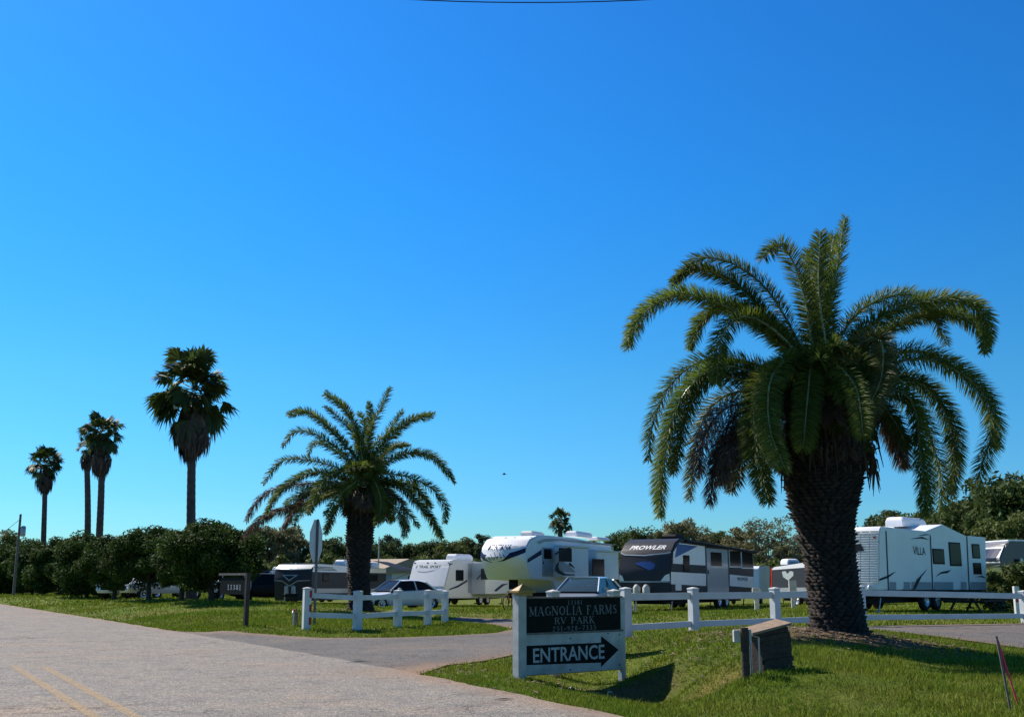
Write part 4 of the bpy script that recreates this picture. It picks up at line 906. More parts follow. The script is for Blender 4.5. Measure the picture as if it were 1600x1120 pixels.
for k in range(3):
    y0_, y1_ = -.05 + k * .115, .06 + k * .115; mb = MB(); mb.add([(la[0] + k * .02, y0_, la[1] + k * .01), (lb[0] + k * .01, y0_, lb[1] + k * .012), (lb[0] + k * .01, y1_, lb[1] + k * .012 + .012), (la[0] + k * .02, y1_, la[1] + .012 + k * .01)] , [(0,1,2,3)])
    vs = mb.v[:]; mb.add([(x, y, z - .03) for x, y, z in vs], [(3,2,1,0)]); mb.f += [(0,4,5,1),(1,5,6,2),(2,6,7,3),(3,7,4,0)]
    mb.build('lid_plank', wood_light, bx)
g0_ = G(1166, 14.0); mp = empty('meter_post', g0_, 0, 'round dark wooden post with small white meter box beside the leaning wooden box', 'post')
hp = at(1166, 980, 14.0).z - g0_.z
MB().tube([(0,0,-.2),(0,0,hp)], [.052,.050], 14).build('post', wood_dark if False else wood_brown, mp, smooth=True)
MB().box((-.13,.0,hp-.18),(-.06,.1,hp-.03)).box((.052,-.02,hp-.2),(.085,.08,hp-.02)).build('meter_box', white_p, mp, bevel=.006)
mb = MB(); mb.tube([(.075,.02,-.1),(.075,.02,hp-.2)], .013, 6).tube([(.19,.06,-.1),(.19,.06,hp-.12),(.08,.06,hp-.1)], .010, 6); mb.build('conduit', steel, mp)
for px, D, lean, m, nm, lab, w_, ty in ((1581, 12.6, (-.10, 0), wood_grey, 'wooden_stake', 'thin grey wooden survey stake at the right photo edge', .013, 993), (1594, 13.0, (-.17, .05), mat('pink_flag', (.85,.04,.10), .6, .1), 'marker_stake', 'pink red leaning marker stake with ribbon at the right photo edge', .010, 1000)):
    g0_ = G(px, D); h = at(px, ty, D).z - g0_.z; mb = MB(); mb.tube([(0,0,-.1),(lean[0]*1.0,lean[1],h)], w_, 6)
    o = mb.build(nm, m); o.location = g0_; tag(o, lab, 'stake')
    if nm == 'marker_stake': mb = MB(); mb.add([(-.17,.05,h),(-.165,.04,h-.16),(-.10,.03,h-.42),(-.085,.05,h-.40),(-.12,.05,h-.14)], [(0,1,2,3,4)]); mb.build('ribbon', m, o)

# ------------------------------------------------------------------ wheels, campers
def wheel(parent, x, y, r_, wd=.22, side=-1, rim_m=None, hub=True):
    """axis along local y, outer face on side*y"""
    w_ = MB().lathe([(r_*.62,-wd/2),(r_*.9,-wd/2),(r_,-wd*.35),(r_,wd*.35),(r_*.9,wd/2),(r_*.62,wd/2)], (x, y, r_), 'y', 24).build('wheel', tyre_m, parent, smooth=True)
    s_ = side; prof = [(0, s_ * wd * .34), (r_ * .12, s_ * wd * .36), (r_ * .2, s_ * wd * .22), (r_ * .5, s_ * wd * .30), (r_ * .62, s_ * wd * .44), (r_ * .64, s_ * wd * .1)]
    MB().lathe(prof, (x, y, r_), 'y', 20).build('rim', rim_m or chrome, w_, smooth=True); return w_
class Camper:
    def __init__(s, name, fr, W, prof, bodym, label, cat='camper', bulge=.12, group='campers parked in the park', zoff=0, bev=.05):
        s.fr = fr; s.W = W; s.root = empty(name, fr.o, fr.rz, label, cat, group); s.bulge = bulge
        P = [fr.side(*p) if p[0] > 60 else p for p in prof]      # pixel pairs or metres
        P2 = []
        for j in range(len(P)):
            (u0, z0), (u1, z1) = P[j], P[(j + 1) % len(P)]; m_ = max(1, int(math.hypot(u1 - u0, z1 - z0) / .15)) if min(u0, u1) < min(p[0] for p in P) + 1.5 else 1
            P2 += [(u0 + (u1 - u0) * q / m_, z0 + (z1 - z0) * q / m_) for q in range(m_)]
        P = P2; s.P = P; umin = min(p[0] for p in P); s.umin = umin
        nv = 16; mb = MB(); n_ = len(P)
        for k in range(nv + 1):
            v = W * k / nv
            mb.v += [(s.shift(u_, v), v, z_) for u_, z_ in P]
        for k in range(nv):
            for j in range(n_): a = k * n_ + j; b = k * n_ + (j + 1) % n_; mb.f.append((a, b, b + n_, a + n_))
        mb.f.append(tuple(range(n_))[::-1]); mb.f.append(tuple(nv * n_ + j for j in range(n_)))
        s.body = mb.build('body', bodym, s.root, bevel=bev, smooth=True)
        s.zs = sorted(p[1] for p in P)
    def shift(s, u_, v):
        wf = max(0, 1 - (u_ - s.umin) / 1.4); return u_ - s.bulge * (1 - (2 * v / s.W - 1) ** 2) * wf
    def ufront(s, z):
        best = None; P = s.P; n_ = len(P)
        for j in range(n_):
            (u0, z0), (u1, z1) = P[j], P[(j + 1) % n_]
            if (z0 - z) * (z1 - z) <= 0 and abs(z1 - z0) > 1e-6:
                u_ = u0 + (u1 - u0) * (z - z0) / (z1 - z0)
                if best is None or u_ < best: best = u_
        return s.umin if best is None else best
    def F(s, v, z, e=.012): return (s.shift(s.ufront(z), v) - e, v, z)
    def fpoly(s, name, pts, m, e=.012, px=True, u=0.0, label=None):
        q = [s.fr.front(a, b, u) for a, b in pts] if px else pts
        bm = bmesh.new(); vs = [bm.verts.new((a, b, 0)) for a, b in q]; bm.faces.new(vs)
        bmesh.ops.triangulate(bm, faces=bm.faces); bmesh.ops.subdivide_edges(bm, edges=bm.edges, cuts=5, use_grid_fill=True)
        for v in bm.verts: v.co = s.F(min(max(v.co.x, 0.01), s.W - .01), v.co.y, e)
        me = bpy.data.meshes.new(name); bm.to_mesh(me); bm.free(); me.materials.append(m); o = bpy.data.objects.new(name, me); link(o, s.root)
        if label: o['label'] = label
        return o
    def ftext(s, body, x0, y0, x1, y1, m, bold=0, shear=0, e=.018, u=0.0):
        a = s.fr.front(x0, y1, u); b = s.fr.front(x1, y0, u)
        VF = text_polys(body, bold, shear); return poly_part('lettering', VF, lambda p, q, l: s.F(a[0] + (b[0] - a[0]) * p, a[1] + (b[1] - a[1]) * q, e), m, s.root)
    def spoly(s, name, pts, m, e=.008, v=0.0, parent=None, label=None):
        q = [s.fr.side(a, b, v) for a, b in pts]; mb = MB(); mb.add([(a, v - e, b) for a, b in q], [tuple(range(len(q)))]); return mb.build(name, m, parent or s.root, label=label)
    def stext(s, body, x0, y0, x1, y1, m, bold=0, e=.014, v=0.0):
        a = s.fr.side(x0, y1, v); b = s.fr.side(x1, y0, v); return poly_part('lettering', text_polys(body, bold), lambda p, q, l: (a[0] + (b[0] - a[0]) * p, v - e, a[1] + (b[1] - a[1]) * q), m, s.root)
    def sbox(s, name, x0, y0, x1, y1, m, t=.03, v=0.0, parent=None, bevel=0, depth=.02):
        a = s.fr.side(x0, (y0 + y1) / 2, v)[0]; b = s.fr.side(x1, (y0 + y1) / 2, v)[0]; xm = (x0 + x1) / 2; z1 = s.fr.side(xm, y0, v)[1]; z0 = s.fr.side(xm, y1, v)[1]
        return MB().box((a, v - t, z0), (b, v + depth, z1)).build(name, m, parent or s.root, bevel=bevel), (a, b, z0, z1)
    def window(s, x0, y0, x1, y1, v=0.0, fm=None, t=.025):
        f, (a, b, z0, z1) = s.sbox('window', x0, y0, x1, y1, fm or trim, t, v, bevel=.012); k = .05
        MB().box((a + k, v - t - .006, z0 + k), (b - k, v - t + .004, z1 - k)).build('pane', glass, f); return f
    def door(s, x0, y0, x1, y1, m, win=None, v=0.0):
        d, (a, b, z0, z1) = s.sbox('door', x0, y0, x1, y1, m, .03, v, bevel=.015)
        MB().box((a + .06, v - .06, z0 + (z1 - z0) * .42), (a + .12, v - .03, z0 + (z1 - z0) * .5)).build('handle', trim, d)
        if win:
            a_, zt_ = s.fr.side(win[0], win[1], v); b_, zb_ = s.fr.side(win[2], win[3], v); MB().box((a_, v - .04, zb_), (b_, v - .028, zt_)).build('window', glass, d, bevel=.008)
        return d
    def wheels(s, us, r_=.34, rim_m=None):
        for u_ in us:
            wheel(s.root, u_, .12, r_, side=-1, rim_m=rim_m); wheel(s.root, u_, s.W - .12, r_, side=1, rim_m=rim_m)
    def chassis(s, zc, u0=-1.1, tongue=True, L=None):
        L = L or s.fr.L; mb = MB(); mb.box((.3, .35, zc - .18), (L - .1, .5, zc)).box((.3, s.W - .5, zc - .18), (L - .1, s.W - .35, zc))
        for u_ in np.linspace(.6, L - .5, 5): mb.box((u_, .5, zc - .12), (u_ + .08, s.W - .5, zc - .03))
        if tongue:
            mb.tube([(.4,.4,zc-.12),(u0,s.W/2-.05,zc-.14)], .06, 6).tube([(.4,s.W-.4,zc-.12),(u0,s.W/2+.05,zc-.14)], .06, 6)
        mb.box((.35, .52, zc - .34), (L - .4, s.W - .52, zc - .02)); mb.build('chassis', trim, s.root)
        if tongue:
            mb = MB(); mb.tube([(u0+.15,s.W/2,0),(u0+.15,s.W/2,zc+.35)], .04, 8); mb.lathe([(0,0),(.14,0),(.14,.03),(0,.03)], (u0+.15,s.W/2,0)); mb.build('jack', steel, s.root)
            for k in (-.22, .22): MB().lathe([(0,0),(.15,.02),(.16,.1),(.16,.42),(.1,.5),(.05,.55),(0,.55)], (-.35, s.W/2+k, zc-.05)).build('propane_tank', white_p, s.root, smooth=True)
        for u_ in (.7, L - .6):
            for v in (.35, s.W - .35): mb = MB(); mb.tube([(u_,v,0),(u_+.18,v,zc-.15)], .03, 6); mb.box((u_-.12,v-.12,-.02),(u_+.12,v+.12,.04)); mb.build('stabiliser', steel if u_ < 1 else trim, s.root)
    def ac(s, px0, px1, py0, py1, m=None, v=1.2):
        a, z1 = s.fr.side(px0, py0, v); b, z0 = s.fr.side(px1, py1, v); z0 -= .08; h = z1 - z0
        mb = MB(); vs = []
        for (k, zz) in ((0, 0), (0, .55), (.12, .9), (.25, 1.0)):
            vs += [(a + k * .5, v - .35 + k * .4, z0 + h * zz), (b - k * .8, v - .35 + k * .4, z0 + h * zz), (b - k * .8, v + .35 - k * .4, z0 + h * zz), (a + k * .5, v + .35 - k * .4, z0 + h * zz)]
        fs = [(0,3,2,1),(12,13,14,15)]
        for r_ in range(3):
            for j in range(4): q = r_ * 4; fs.append((q + j, q + (j + 1) % 4, q + 4 + (j + 1) % 4, q + 4 + j))
        o = mb.add(vs, fs).build('air_conditioner', m or rvw, s.root, bevel=.03, smooth=True); mb = MB()
        for k in range(5): zz = z0 + h * (.12 + .09 * k); mb.box((b - .0, v - .25, zz), (b + .006, v + .25, zz + h * .045))
        mb.build('grille', trim, o); return o
    def lamps(s, m=None):
        zt_ = s.zs[-1] - .18; mb = MB()
        for v in (.12, s.W * .4, s.W * .6, s.W - .12):
            p_ = s.F(v, zt_, .0); mb.box((p_[0] - .025, v - .05, zt_ - .02), (p_[0] + .03, v + .05, zt_ + .02))
        mb.build('marker_lights', m or amber, s.root)

# --- dark grey trailer (travel trailer)
fr = Fr(1050, 47, 1178, 56); 
c = Camper('travel_trailer', fr, 2.44, [(1049,926),(1048,893),(1050,861),(1056,847),(1063,841),(1178,861),(1178,925)], rvk, 'charcoal travel trailer with white wordmark nose and grey door, right of the fifth wheel', bulge=.12)
c.spoly('white_panel', [(1051,880),(1052,862),(1061,848),(1101,853),(1102,883)], rvw); c.spoly('blue_flash', [(1054,871),(1058,849),(1090,853)], rvb, .014); c.spoly('blue_flash', [(1052,878),(1053,872),(1076,860)], rvw, .018)
c.spoly('white_panel', [(1048,912),(1048,893),(1103,896),(1103,915)], rvw); c.spoly('white_panel', [(1140,915),(1140,897),(1177,901),(1177,918)], rvw)
c.stext('PROWLER', 1152, 901.5, 1168, 907, rvdk, .01)
c.window(1067, 867, 1077, 893); c.door(1104, 857, 1137, 925, rvg, (1109, 862, 1127, 884)); c.sbox('hatch', 1055, 903, 1064, 922, rvw, .02)
c.window(1139, 859, 1157, 886, fm=rvw); c.window(1158, 861, 1176, 888, fm=rvw)
a = fr.side(1063, 845)[0]; mb = MB(); mb.tube([(fr.side(1068,845)[0], -.12, fr.side(1068,845)[1]), (fr.side(1176,863)[0], -.12, fr.side(1176,863)[1])], .07, 8); mb.build('awning', trim, c.root, smooth=True)
def fb(cmp, name, pts, m, e=.012):   # front graphic in (across fraction from left in the picture, height fraction)
    zt_, zb_ = cmp.zs[-1], cmp.zs[0]; cmp.fpoly(name, [((1 - a) * cmp.W, zb_ + (zt_ - zb_) * b) for a, b in pts], m, e, px=False)
def ft(cmp, body, a0, b0, a1, b1, m, bold=0, shear=0, e=.016):
    zt_, zb_ = cmp.zs[-1], cmp.zs[0]; poly_part('lettering', text_polys(body, bold, shear), lambda p, q, l: cmp.F((1 - (a0 + (a1 - a0) * p)) * cmp.W, zb_ + (zt_ - zb_) * (b0 + (b1 - b0) * q), e), m, cmp.root)
ft(c, 'PROWLER', .17, .80, .86, .875, white_v, .03, .3)
fb(c, 'pinstripe', [(.02,.735),(.1,.70),(.5,.685),(.9,.72),(.98,.74),(.98,.76),(.9,.74),(.5,.705),(.1,.72),(.02,.76)], white_v)
fb(c, 'bird_emblem', [(.32,.55),(.45,.585),(.62,.58),(.72,.53),(.70,.46),(.62,.43),(.64,.49),(.60,.53),(.5,.55)], rvb)
fb(c, 'white_corner', [(.02,.24),(.12,.24),(.08,.33),(.02,.36)], rvw); fb(c, 'white_corner', [(.82,.24),(.98,.24),(.98,.37),(.9,.34)], rvw); fb(c, 'silver_strip', [(.02,.215),(.98,.215),(.98,.24),(.02,.24)], rvg, .02)
c.chassis(.62); c.wheels([fr.L * .55, fr.L * .55 + .95]); c.ac(1045, 1058, 834, 842, trim, 1.3)
zf = c.zs[0]; MB().box((.15, .05, zf - .28), (.4, 2.39, zf + .02)).build('underbelly_panel', trim, c.root)

# --- white fifth wheel
fr = Fr(846, 56.5, 958, 66)
zb_hi = fr.side(820, 902)[1]
prof = [(2.0,.75),(1.5,fr.side(846,905)[1]-.05),(-1.2,fr.side(846,905)[1]),(-1.75,2.15),(-1.95,2.55),(-1.8,3.05),(-1.3,3.45),(-.4,3.66),(1.0,3.72),(4.5,3.70),(fr.L,3.45),(fr.L,.75)]
prof = [(u_, z_) for u_, z_ in prof]
frm = Fr(846, 56.5, 958, 66)
c = Camper('fifth_wheel_camper', fr, 2.5, prof, rvw, 'white fifth wheel camper with rounded nose, wide slide outs and mountain graphic', bulge=.5, bev=.06)
zt_ = c.zs[-1]
def f5(name, pts, m, e=.014): c.fpoly(name, [((1 - a) * c.W, z) for a, z in pts], m, e, px=False)
f5('wave_band', [(.0,2.62),(.1,2.42),(.3,2.30),(.6,2.36),(.85,2.60),(1,2.78),(1,3.02),(.85,2.86),(.6,2.66),(.3,2.62),(.1,2.72),(.0,2.9)], rvn)
f5('mountain_graphic', [(.16,2.50),(.22,2.72),(.30,2.80),(.38,2.92),(.46,2.84),(.54,2.96),(.62,2.82),(.72,2.74),(.66,2.56),(.6,2.44),(.5,2.36),(.36,2.30),(.26,2.36)], rvw, .02)
for a_ in ((.3,2.74,.42,2.42),(.38,2.84,.5,2.46),(.50,2.84,.58,2.5),(.24,2.62,.34,2.40),(.58,2.76,.66,2.56)):
    f5('ridge_line', [(a_[0],a_[1]),(a_[2],a_[3]),(a_[2]-.04,a_[3]-.02),(a_[0]+.01,a_[1]-.1)], rvg, .03)
poly_part('lettering', text_polys('MONTANA', .015, .2), lambda p, q, l: c.F((1 - (.2 + .52 * p)) * c.W, 2.93 + .26 * q, .03), mat('faded_lettering', (.13,.15,.24), .5, .1), c.root)
c.spoly('wave_band', [(824,873),(846,858),(846,866),(824,879)], rvn, .012)
c.door(847, 855, 864, 900, rvg, (849, 857, 861, 873)); c.spoly('roof_moulding', [(838,846),(850,841.5),(875,841),(958,850),(958,853),(875,845),(850,846),(842,850)], rvg, .02)
def slide(cmp, x0, y0, x1, y1, t, m, name='slide_out'):
    o, r_ = cmp.sbox(name, x0, y0, x1, y1, m, t, bevel=.03); return o, r_
o, (a, b, z0, z1) = slide(c, 867, 855, 905, 902, .55, rvw)
v5 = -.55
def onp(px, py, v): return c.fr.side(px, py, v)
f, _ = c.sbox('window', 874, 856, 893, 877, trim, .02, v5, parent=o); 
for k, pts in enumerate(([(866,890),(868,882),(874,876),(872,884),(874,890),(882,896),(898,897),(898,898.5),(880,898.5),(871,895)],[(876,889),(878,882),(883,879),(890,884),(898,892),(898,894),(884,893)],[(890,878),(897,886),(898,888),(888,882)])):
    c.spoly('swirl_graphic', pts, rvdk if k != 1 else rvg, .012, v5, parent=o)
c.spoly('swirl_graphic', [(866,864),(878,857),(896,853.5),(880,860),(866,867)], rvdk, .03, v5, parent=o)
MB().box((a + .02, -.66, z1 - .02), (b - .02, -.02, z1 + .07)).build('slide_topper', rvc, o, bevel=.02)
c.window(906, 873, 917, 903); o, (a, b, z0, z1) = slide(c, 918, 862, 953, 905, .55, rvw); c.sbox('window', 926, 873, 944, 903, glass, .02, v5, parent=o)
MB().box((a + .02, -.66, z1 - .02), (b - .02, -.02, z1 + .07)).build('slide_topper', rvc, o, bevel=.02)
c.ac(822, 842, 829, 838, rvc); c.ac(892, 917, 829, 838, rvw); c.ac(925, 945, 838, 843, rvw)
MB().box((1.2,.1,.5),(fr.L-.1,2.4,.8)).build('chassis', trim, c.root); MB().box((-.9,1.05,1.0),(-.55,1.4,1.75)).build('king_pin', trim, c.root)
c.wheels([fr.L * .6, fr.L * .6 + 1.0]); c.lamps(trim)
mb = MB(); [mb.tube([(2.2,v,0),(2.2,v,1.0)], .06, 8) for v in (.3, 2.2)]; mb.build('landing_leg', steel, c.root)

# --- cream trailer with sloping front
fr = Fr(697, 63, 797, 71)
c = Camper('travel_trailer', fr, 2.44, [(694,934),(694,919),(703,882),(705,875.5),(712,874),(797,882),(797,934)], rvc, 'cream white travel trailer with sloping front behind the white sedan', bulge=.08)
c.fpoly('nose_cap', [(2.40,c.zs[0]+.1),(.04,c.zs[0]+.1),(.04,c.zs[-1]-.12),(2.40,c.zs[-1]-.12)], rvw, .01, px=False)
ft(c, 'TRAIL SPORT', .20, .79, .78, .855, rvdk, .01, 0, .012); fb(c, 'swoosh', [(.18,.72),(.4,.70),(.62,.74),(.75,.79),(.6,.72),(.4,.68),(.2,.70)], rvg, .016)
fb(c, 'swoosh', [(.12,.84),(.16,.88),(.13,.80),(.15,.77),(.10,.81)], rvg, .016)
c.window(712, 890, 724, 907); c.spoly('swoosh', [(701,920),(715,914),(730,905),(730,908),(716,917),(702,921.5)], rvn, .012); c.spoly('swoosh', [(701,884),(708,880),(702,880)], rvn, .012)
o, (a, b, z0, z1) = slide(c, 737, 880, 800, 927, .9, rvc); c.spoly('slide_end', [(731,880),(737,879.5),(737,927),(731,925)], rvg, .01)
c.sbox('window', 752, 888, 769, 905, trim, .02, -.9, parent=o); c.spoly('swoosh', [(744,903),(752,896),(752,898),(745,906)], rvn, .012, -.9, parent=o); c.spoly('swoosh', [(772,922),(784,912),(795,911),(786,915),(775,924)], rvn, .012, -.9, parent=o)
c.ac(705, 731, 865, 874, rvw, 1.2); c.chassis(.66, -1.2); c.wheels([fr.side(752,940)[0], fr.side(763,940)[0]], .34, rvw); c.lamps(trim)

# --- white ribbed trailer (right)
fr = Fr(1374, 37, 1540, 43.6)
c = Camper('travel_trailer', fr, 2.44, [(1374,921),(1374,905),(1374,830),(1377,822),(1447,829.5),(1473,819),(1509,836.5),(1540,839),(1542,921)], rvw, 'white travel trailer with ribbed front and gabled slide out behind the long fence', bulge=.12, bev=.03)
z_, zb_ = c.zs[-1], c.zs[0]; mb = MB(); zz = zb_ + .25; ztf = fr.side(1374, 828)[1]
while zz < ztf:
    for j in range(8):
        v0, v1 = c.W * (j + .06) / 8.1, c.W * (j + 1.0) / 8.1
        p0, p1 = c.F(v0, zz, .004), c.F(v1, zz, .004); mb.add([p0, p1, (p1[0] - .045, p1[1], zz + .055), (p0[0] - .045, p0[1], zz + .055), (p0[0], p0[1], zz + .075), (p1[0], p1[1], zz + .075)], [(0,1,2,3),(3,2,5,4)])
    zz += .0815
mb.build('ribbed_front', rvw, c.root)
for x0, x1 in ((1383.2, 1384.8), (1452.5, 1454), (1509.5, 1511)): c.spoly('joint_strip', [(x0, 829 if x0 < 1400 else 836), (x1, 829 if x0 < 1400 else 836), (x1 + 4, 921), (x0 + 4, 921)], rvdk, .012)
gl = mat('rv_lower_grey', (.30,.32,.35), .5, .1)
for x0, x1 in ((1390,1400),(1412,1422),(1424,1456),(1459,1489),(1501,1510),(1516,1540)): c.spoly('grey_skirt_panel', [(x0,908.5),(x1,909),(x1,921),(x0,921)], gl, .01)
c.window(1457,857,1475,881); c.window(1483,847,1501,884); c.window(1518.5,849.5,1530.5,872); c.window(1520.5,879,1533,897)
c.stext('VILLA', 1427, 855, 1445, 866, rvdk, .0); c.spoly('wordmark_bar', [(1425,852.4),(1433,852.8),(1433,853.6),(1425,853.2)], rvg, .014)
for pts in ([(1420,842),(1440,838),(1452,843),(1438,841)],[(1432,837),(1445,834),(1455,835),(1444,836)],[(1373,904),(1386,899),(1400,892),(1388,902),(1374,907)],[(1425,921),(1432,905),(1449,888),(1440,900),(1437,906),(1430,920)],[(1461,901),(1470,893),(1486,890),(1480,895),(1470,896)],[(1522,901),(1534,899),(1541,903),(1532,901)]): c.spoly('swoosh', pts, rvdk, .012)
c.ac(1396, 1434, 807, 822, rvw, 1.4); c.chassis(.62); c.wheels([fr.L*.42, fr.L*.42+.95])
zc_ = c.zs[0]; MB().box((.1, .06, zc_ - .12), (fr.L - .05, 2.38, zc_ + .01)).build('floor_frame', trim, c.root)
fb(c, 'house_emblem', [(.55,.62),(.75,.66),(.8,.56),(.6,.54)], rvdk, .06); MB().box((-.45, 1.0, .75), (-.1, 1.5, 1.25)).build('front_hitch_cover', rvc, c.root, bevel=.04)
mb = MB(); mb.lathe([(0,0),(.12,.0),(.13,-.04),(.09,-.06),(0,-.06)], (-.02, .3, zc_+.1), 'y', 14); mb.build('spare_lamp', white_v, c.root)
for px in (1374,): pass
mb = MB(); mb.box((-.03,-.02,fr.side(1374,840)[1]-.03),(.08,.03,fr.side(1374,840)[1]+.05)); mb.build('marker_light', red_m, c.root)
# roof behind the gable
a_, za_ = fr.side(1447, 829.5); b_, zb2 = fr.side(1473, 819)

# --- far right fifth wheel
fr = Fr(1603, 54, 1900, 54.5)
c = Camper('fifth_wheel_camper', fr, 2.44, [(.8,.8),(.7,1.55),(-.6,1.50),(-1.0,1.85),(-1.1,2.2),(-.75,2.9),(-.4,3.05),(fr.L,3.0),(fr.L,.8)], mat('rv_taupe', (.16,.15,.15), .4, .1), 'dark sided fifth wheel with white nose and windshield shaped panel at the right edge', bulge=.3)
c.fpoly('nose_cap', [(2.40,1.52),(.04,1.52),(.04,3.0),(2.40,3.0)], rvw, .012, px=False); c.fpoly('nose_window', [(2.3,2.15),(.25,2.15),(.1,2.7),(2.25,2.7)], rvn, .02, px=False)
c.fpoly('nose_stripe', [(2.35,1.80),(1.2,1.68),(.1,1.85),(.1,1.93),(1.2,1.76),(2.35,1.9)], rvg, .02, px=False)
MB().box((-.6,.02,3.02),(fr.L,2.42,3.12)).build('roof_edge', rvw, c.root, bevel=.03); c.window(1585,873,1593,890); c.sbox('white_column', 1595, 872, 1598, 890, rvw, .03); c.ac(1578,1594,858,864,trim)
MB().box((1.0,.1,.5),(fr.L-.1,2.3,.82)).build('chassis', trim, c.root); c.wheels([fr.L*.6], .34)

# --- black fronted trailer (left)
fr = Fr(488, 62.5, 604, 71)
c = Camper('travel_trailer', fr, 2.44, [(487,938),(486,905),(488,888),(494,881),(500,880),(604,888),(604,935)], rvk, 'black trailer with silver roofline and winged emblem behind the octagonal sign', bulge=.3)
c.spoly('silver_band', [(490,883),(498,880.6),(603,888.5),(603,895),(488,893)], rvw); 
for k in range(3): c.spoly('dark_stripe', [(492,884.5+k*2.2),(520+k*3,886+k*2.2),(520+k*3,887+k*2.2),(491,885.6+k*2.2)], rvdk, .014)
c.spoly('silver_band', [(488,919),(603,919),(603,926),(488,926)], rvg); c.window(504,896,514,908); c.door(548,895,562,930,rvk,(550,898,559,909)); c.window(575,897,590,908)
fb(c, 'silver_brow', [(.02,.84),(.5,.82),(.98,.84),(.98,.97),(.02,.97)], rvc, .02); fb(c, 'wing_emblem', [(.28,.70),(.72,.70),(.62,.62),(.5,.52),(.38,.62)], rvg, .02); fb(c, 'wing_emblem', [(.36,.67),(.64,.67),(.5,.57)], rvdk, .03)
fb(c, 'chevron', [(.02,.56),(.3,.55),(.5,.42),(.7,.55),(.98,.56),(.98,.54),(.7,.52),(.5,.385),(.3,.52),(.02,.54)], rvg, .02)
c.chassis(.6); c.wheels([fr.L*.55, fr.L*.55+.95]); c.ac(530,545,874,883,rvw,1.3); c.ac(570,585,878,887,rvw,1.3)
mb = MB(); aw = [fr.side(588,893), fr.side(612,890)]; 
mb.add([(fr.side(580,893)[0], -.03, 2.5), (fr.L, -.03, 2.45), (fr.L, -2.0, 1.95), (fr.side(580,893)[0], -2.0, 1.95)], [(0,1,2,3)]); mb.tube([(fr.L,-.03,1.2),(fr.L,-2.0,1.95)], .025, 5); mb.build('awning', trim, c.root)

# --- far white trailer (left) and the one by the palm trunk
fr = Fr(426, 86, 470, 92)
c = Camper('travel_trailer', fr, 2.44, [(425,932),(424,905),(428,891),(470,891),(470,930)], rvc, 'far white trailer roof showing between the dark pickup and the black trailer', bulge=.1); c.fpoly('dark_window', [(2.2,1.9),(.3,1.9),(.3,2.3),(2.2,2.3)], glass, .02, px=False); c.spoly('blue_stripe', [(426,898),(469,897),(469,903),(426,904)], rvg)
c.ac(432, 440, 885, 892, rvw, 1.3); c.chassis(.6); c.wheels([3.5])
fr = Fr(1205, 60, 1290, 54)
c = Camper('toy_hauler', fr, 2.44, [(1204,926),(1205,905),(1206,887),(1210,884.5),(1290,873),(1290,926)], rvk, 'small black sided trailer with pale emblem just left of the large palm trunk', bulge=.15)
c.spoly('white_fascia', [(1206,888.5),(1210,885.5),(1288,874),(1288,884),(1207,890)], rvw); c.spoly('red_edge', [(1204.6,886.5),(1206.6,886.5),(1206.6,921),(1204.6,921)], red_m, .014)
c.spoly('emblem', [(1222,893),(1227,891.5),(1231,896),(1235,891.5),(1240,893),(1240,899),(1232,906.5),(1224,901)], mat('rv_pale_graphic', (.45,.5,.48), .5, .1), .014); c.spoly('grey_skirt', [(1206,918),(1288,917),(1288,925),(1206,925)], rvg, .01)
c.fpoly('white_end', [(2.40,c.zs[0]+.02),(.05,c.zs[0]+.02),(.05,c.zs[-1]-.7),(2.40,c.zs[-1]-.7)], rvw, .02, px=False); c.ac(1228,1240,873,880,rvw,1.2); c.chassis(.6, tongue=False); c.wheels([fr.L*.5])
# white water tank / enclosed trailer beyond
fr = Fr(1187, 72, 1202, 76)
c = Camper('cargo_trailer', fr, 2.0, [(1186,935),(1186,888),(1188,884),(1203,884),(1203,935)], rvw, 'white enclosed trailer between the charcoal trailer and the black sided trailer', bulge=.25); c.wheels([1.2], .33)
mb = MB(); mb.box((-.02,.1,2.2),(.05,1.9,2.24)); mb.build('roof_trim', rvg, c.root)

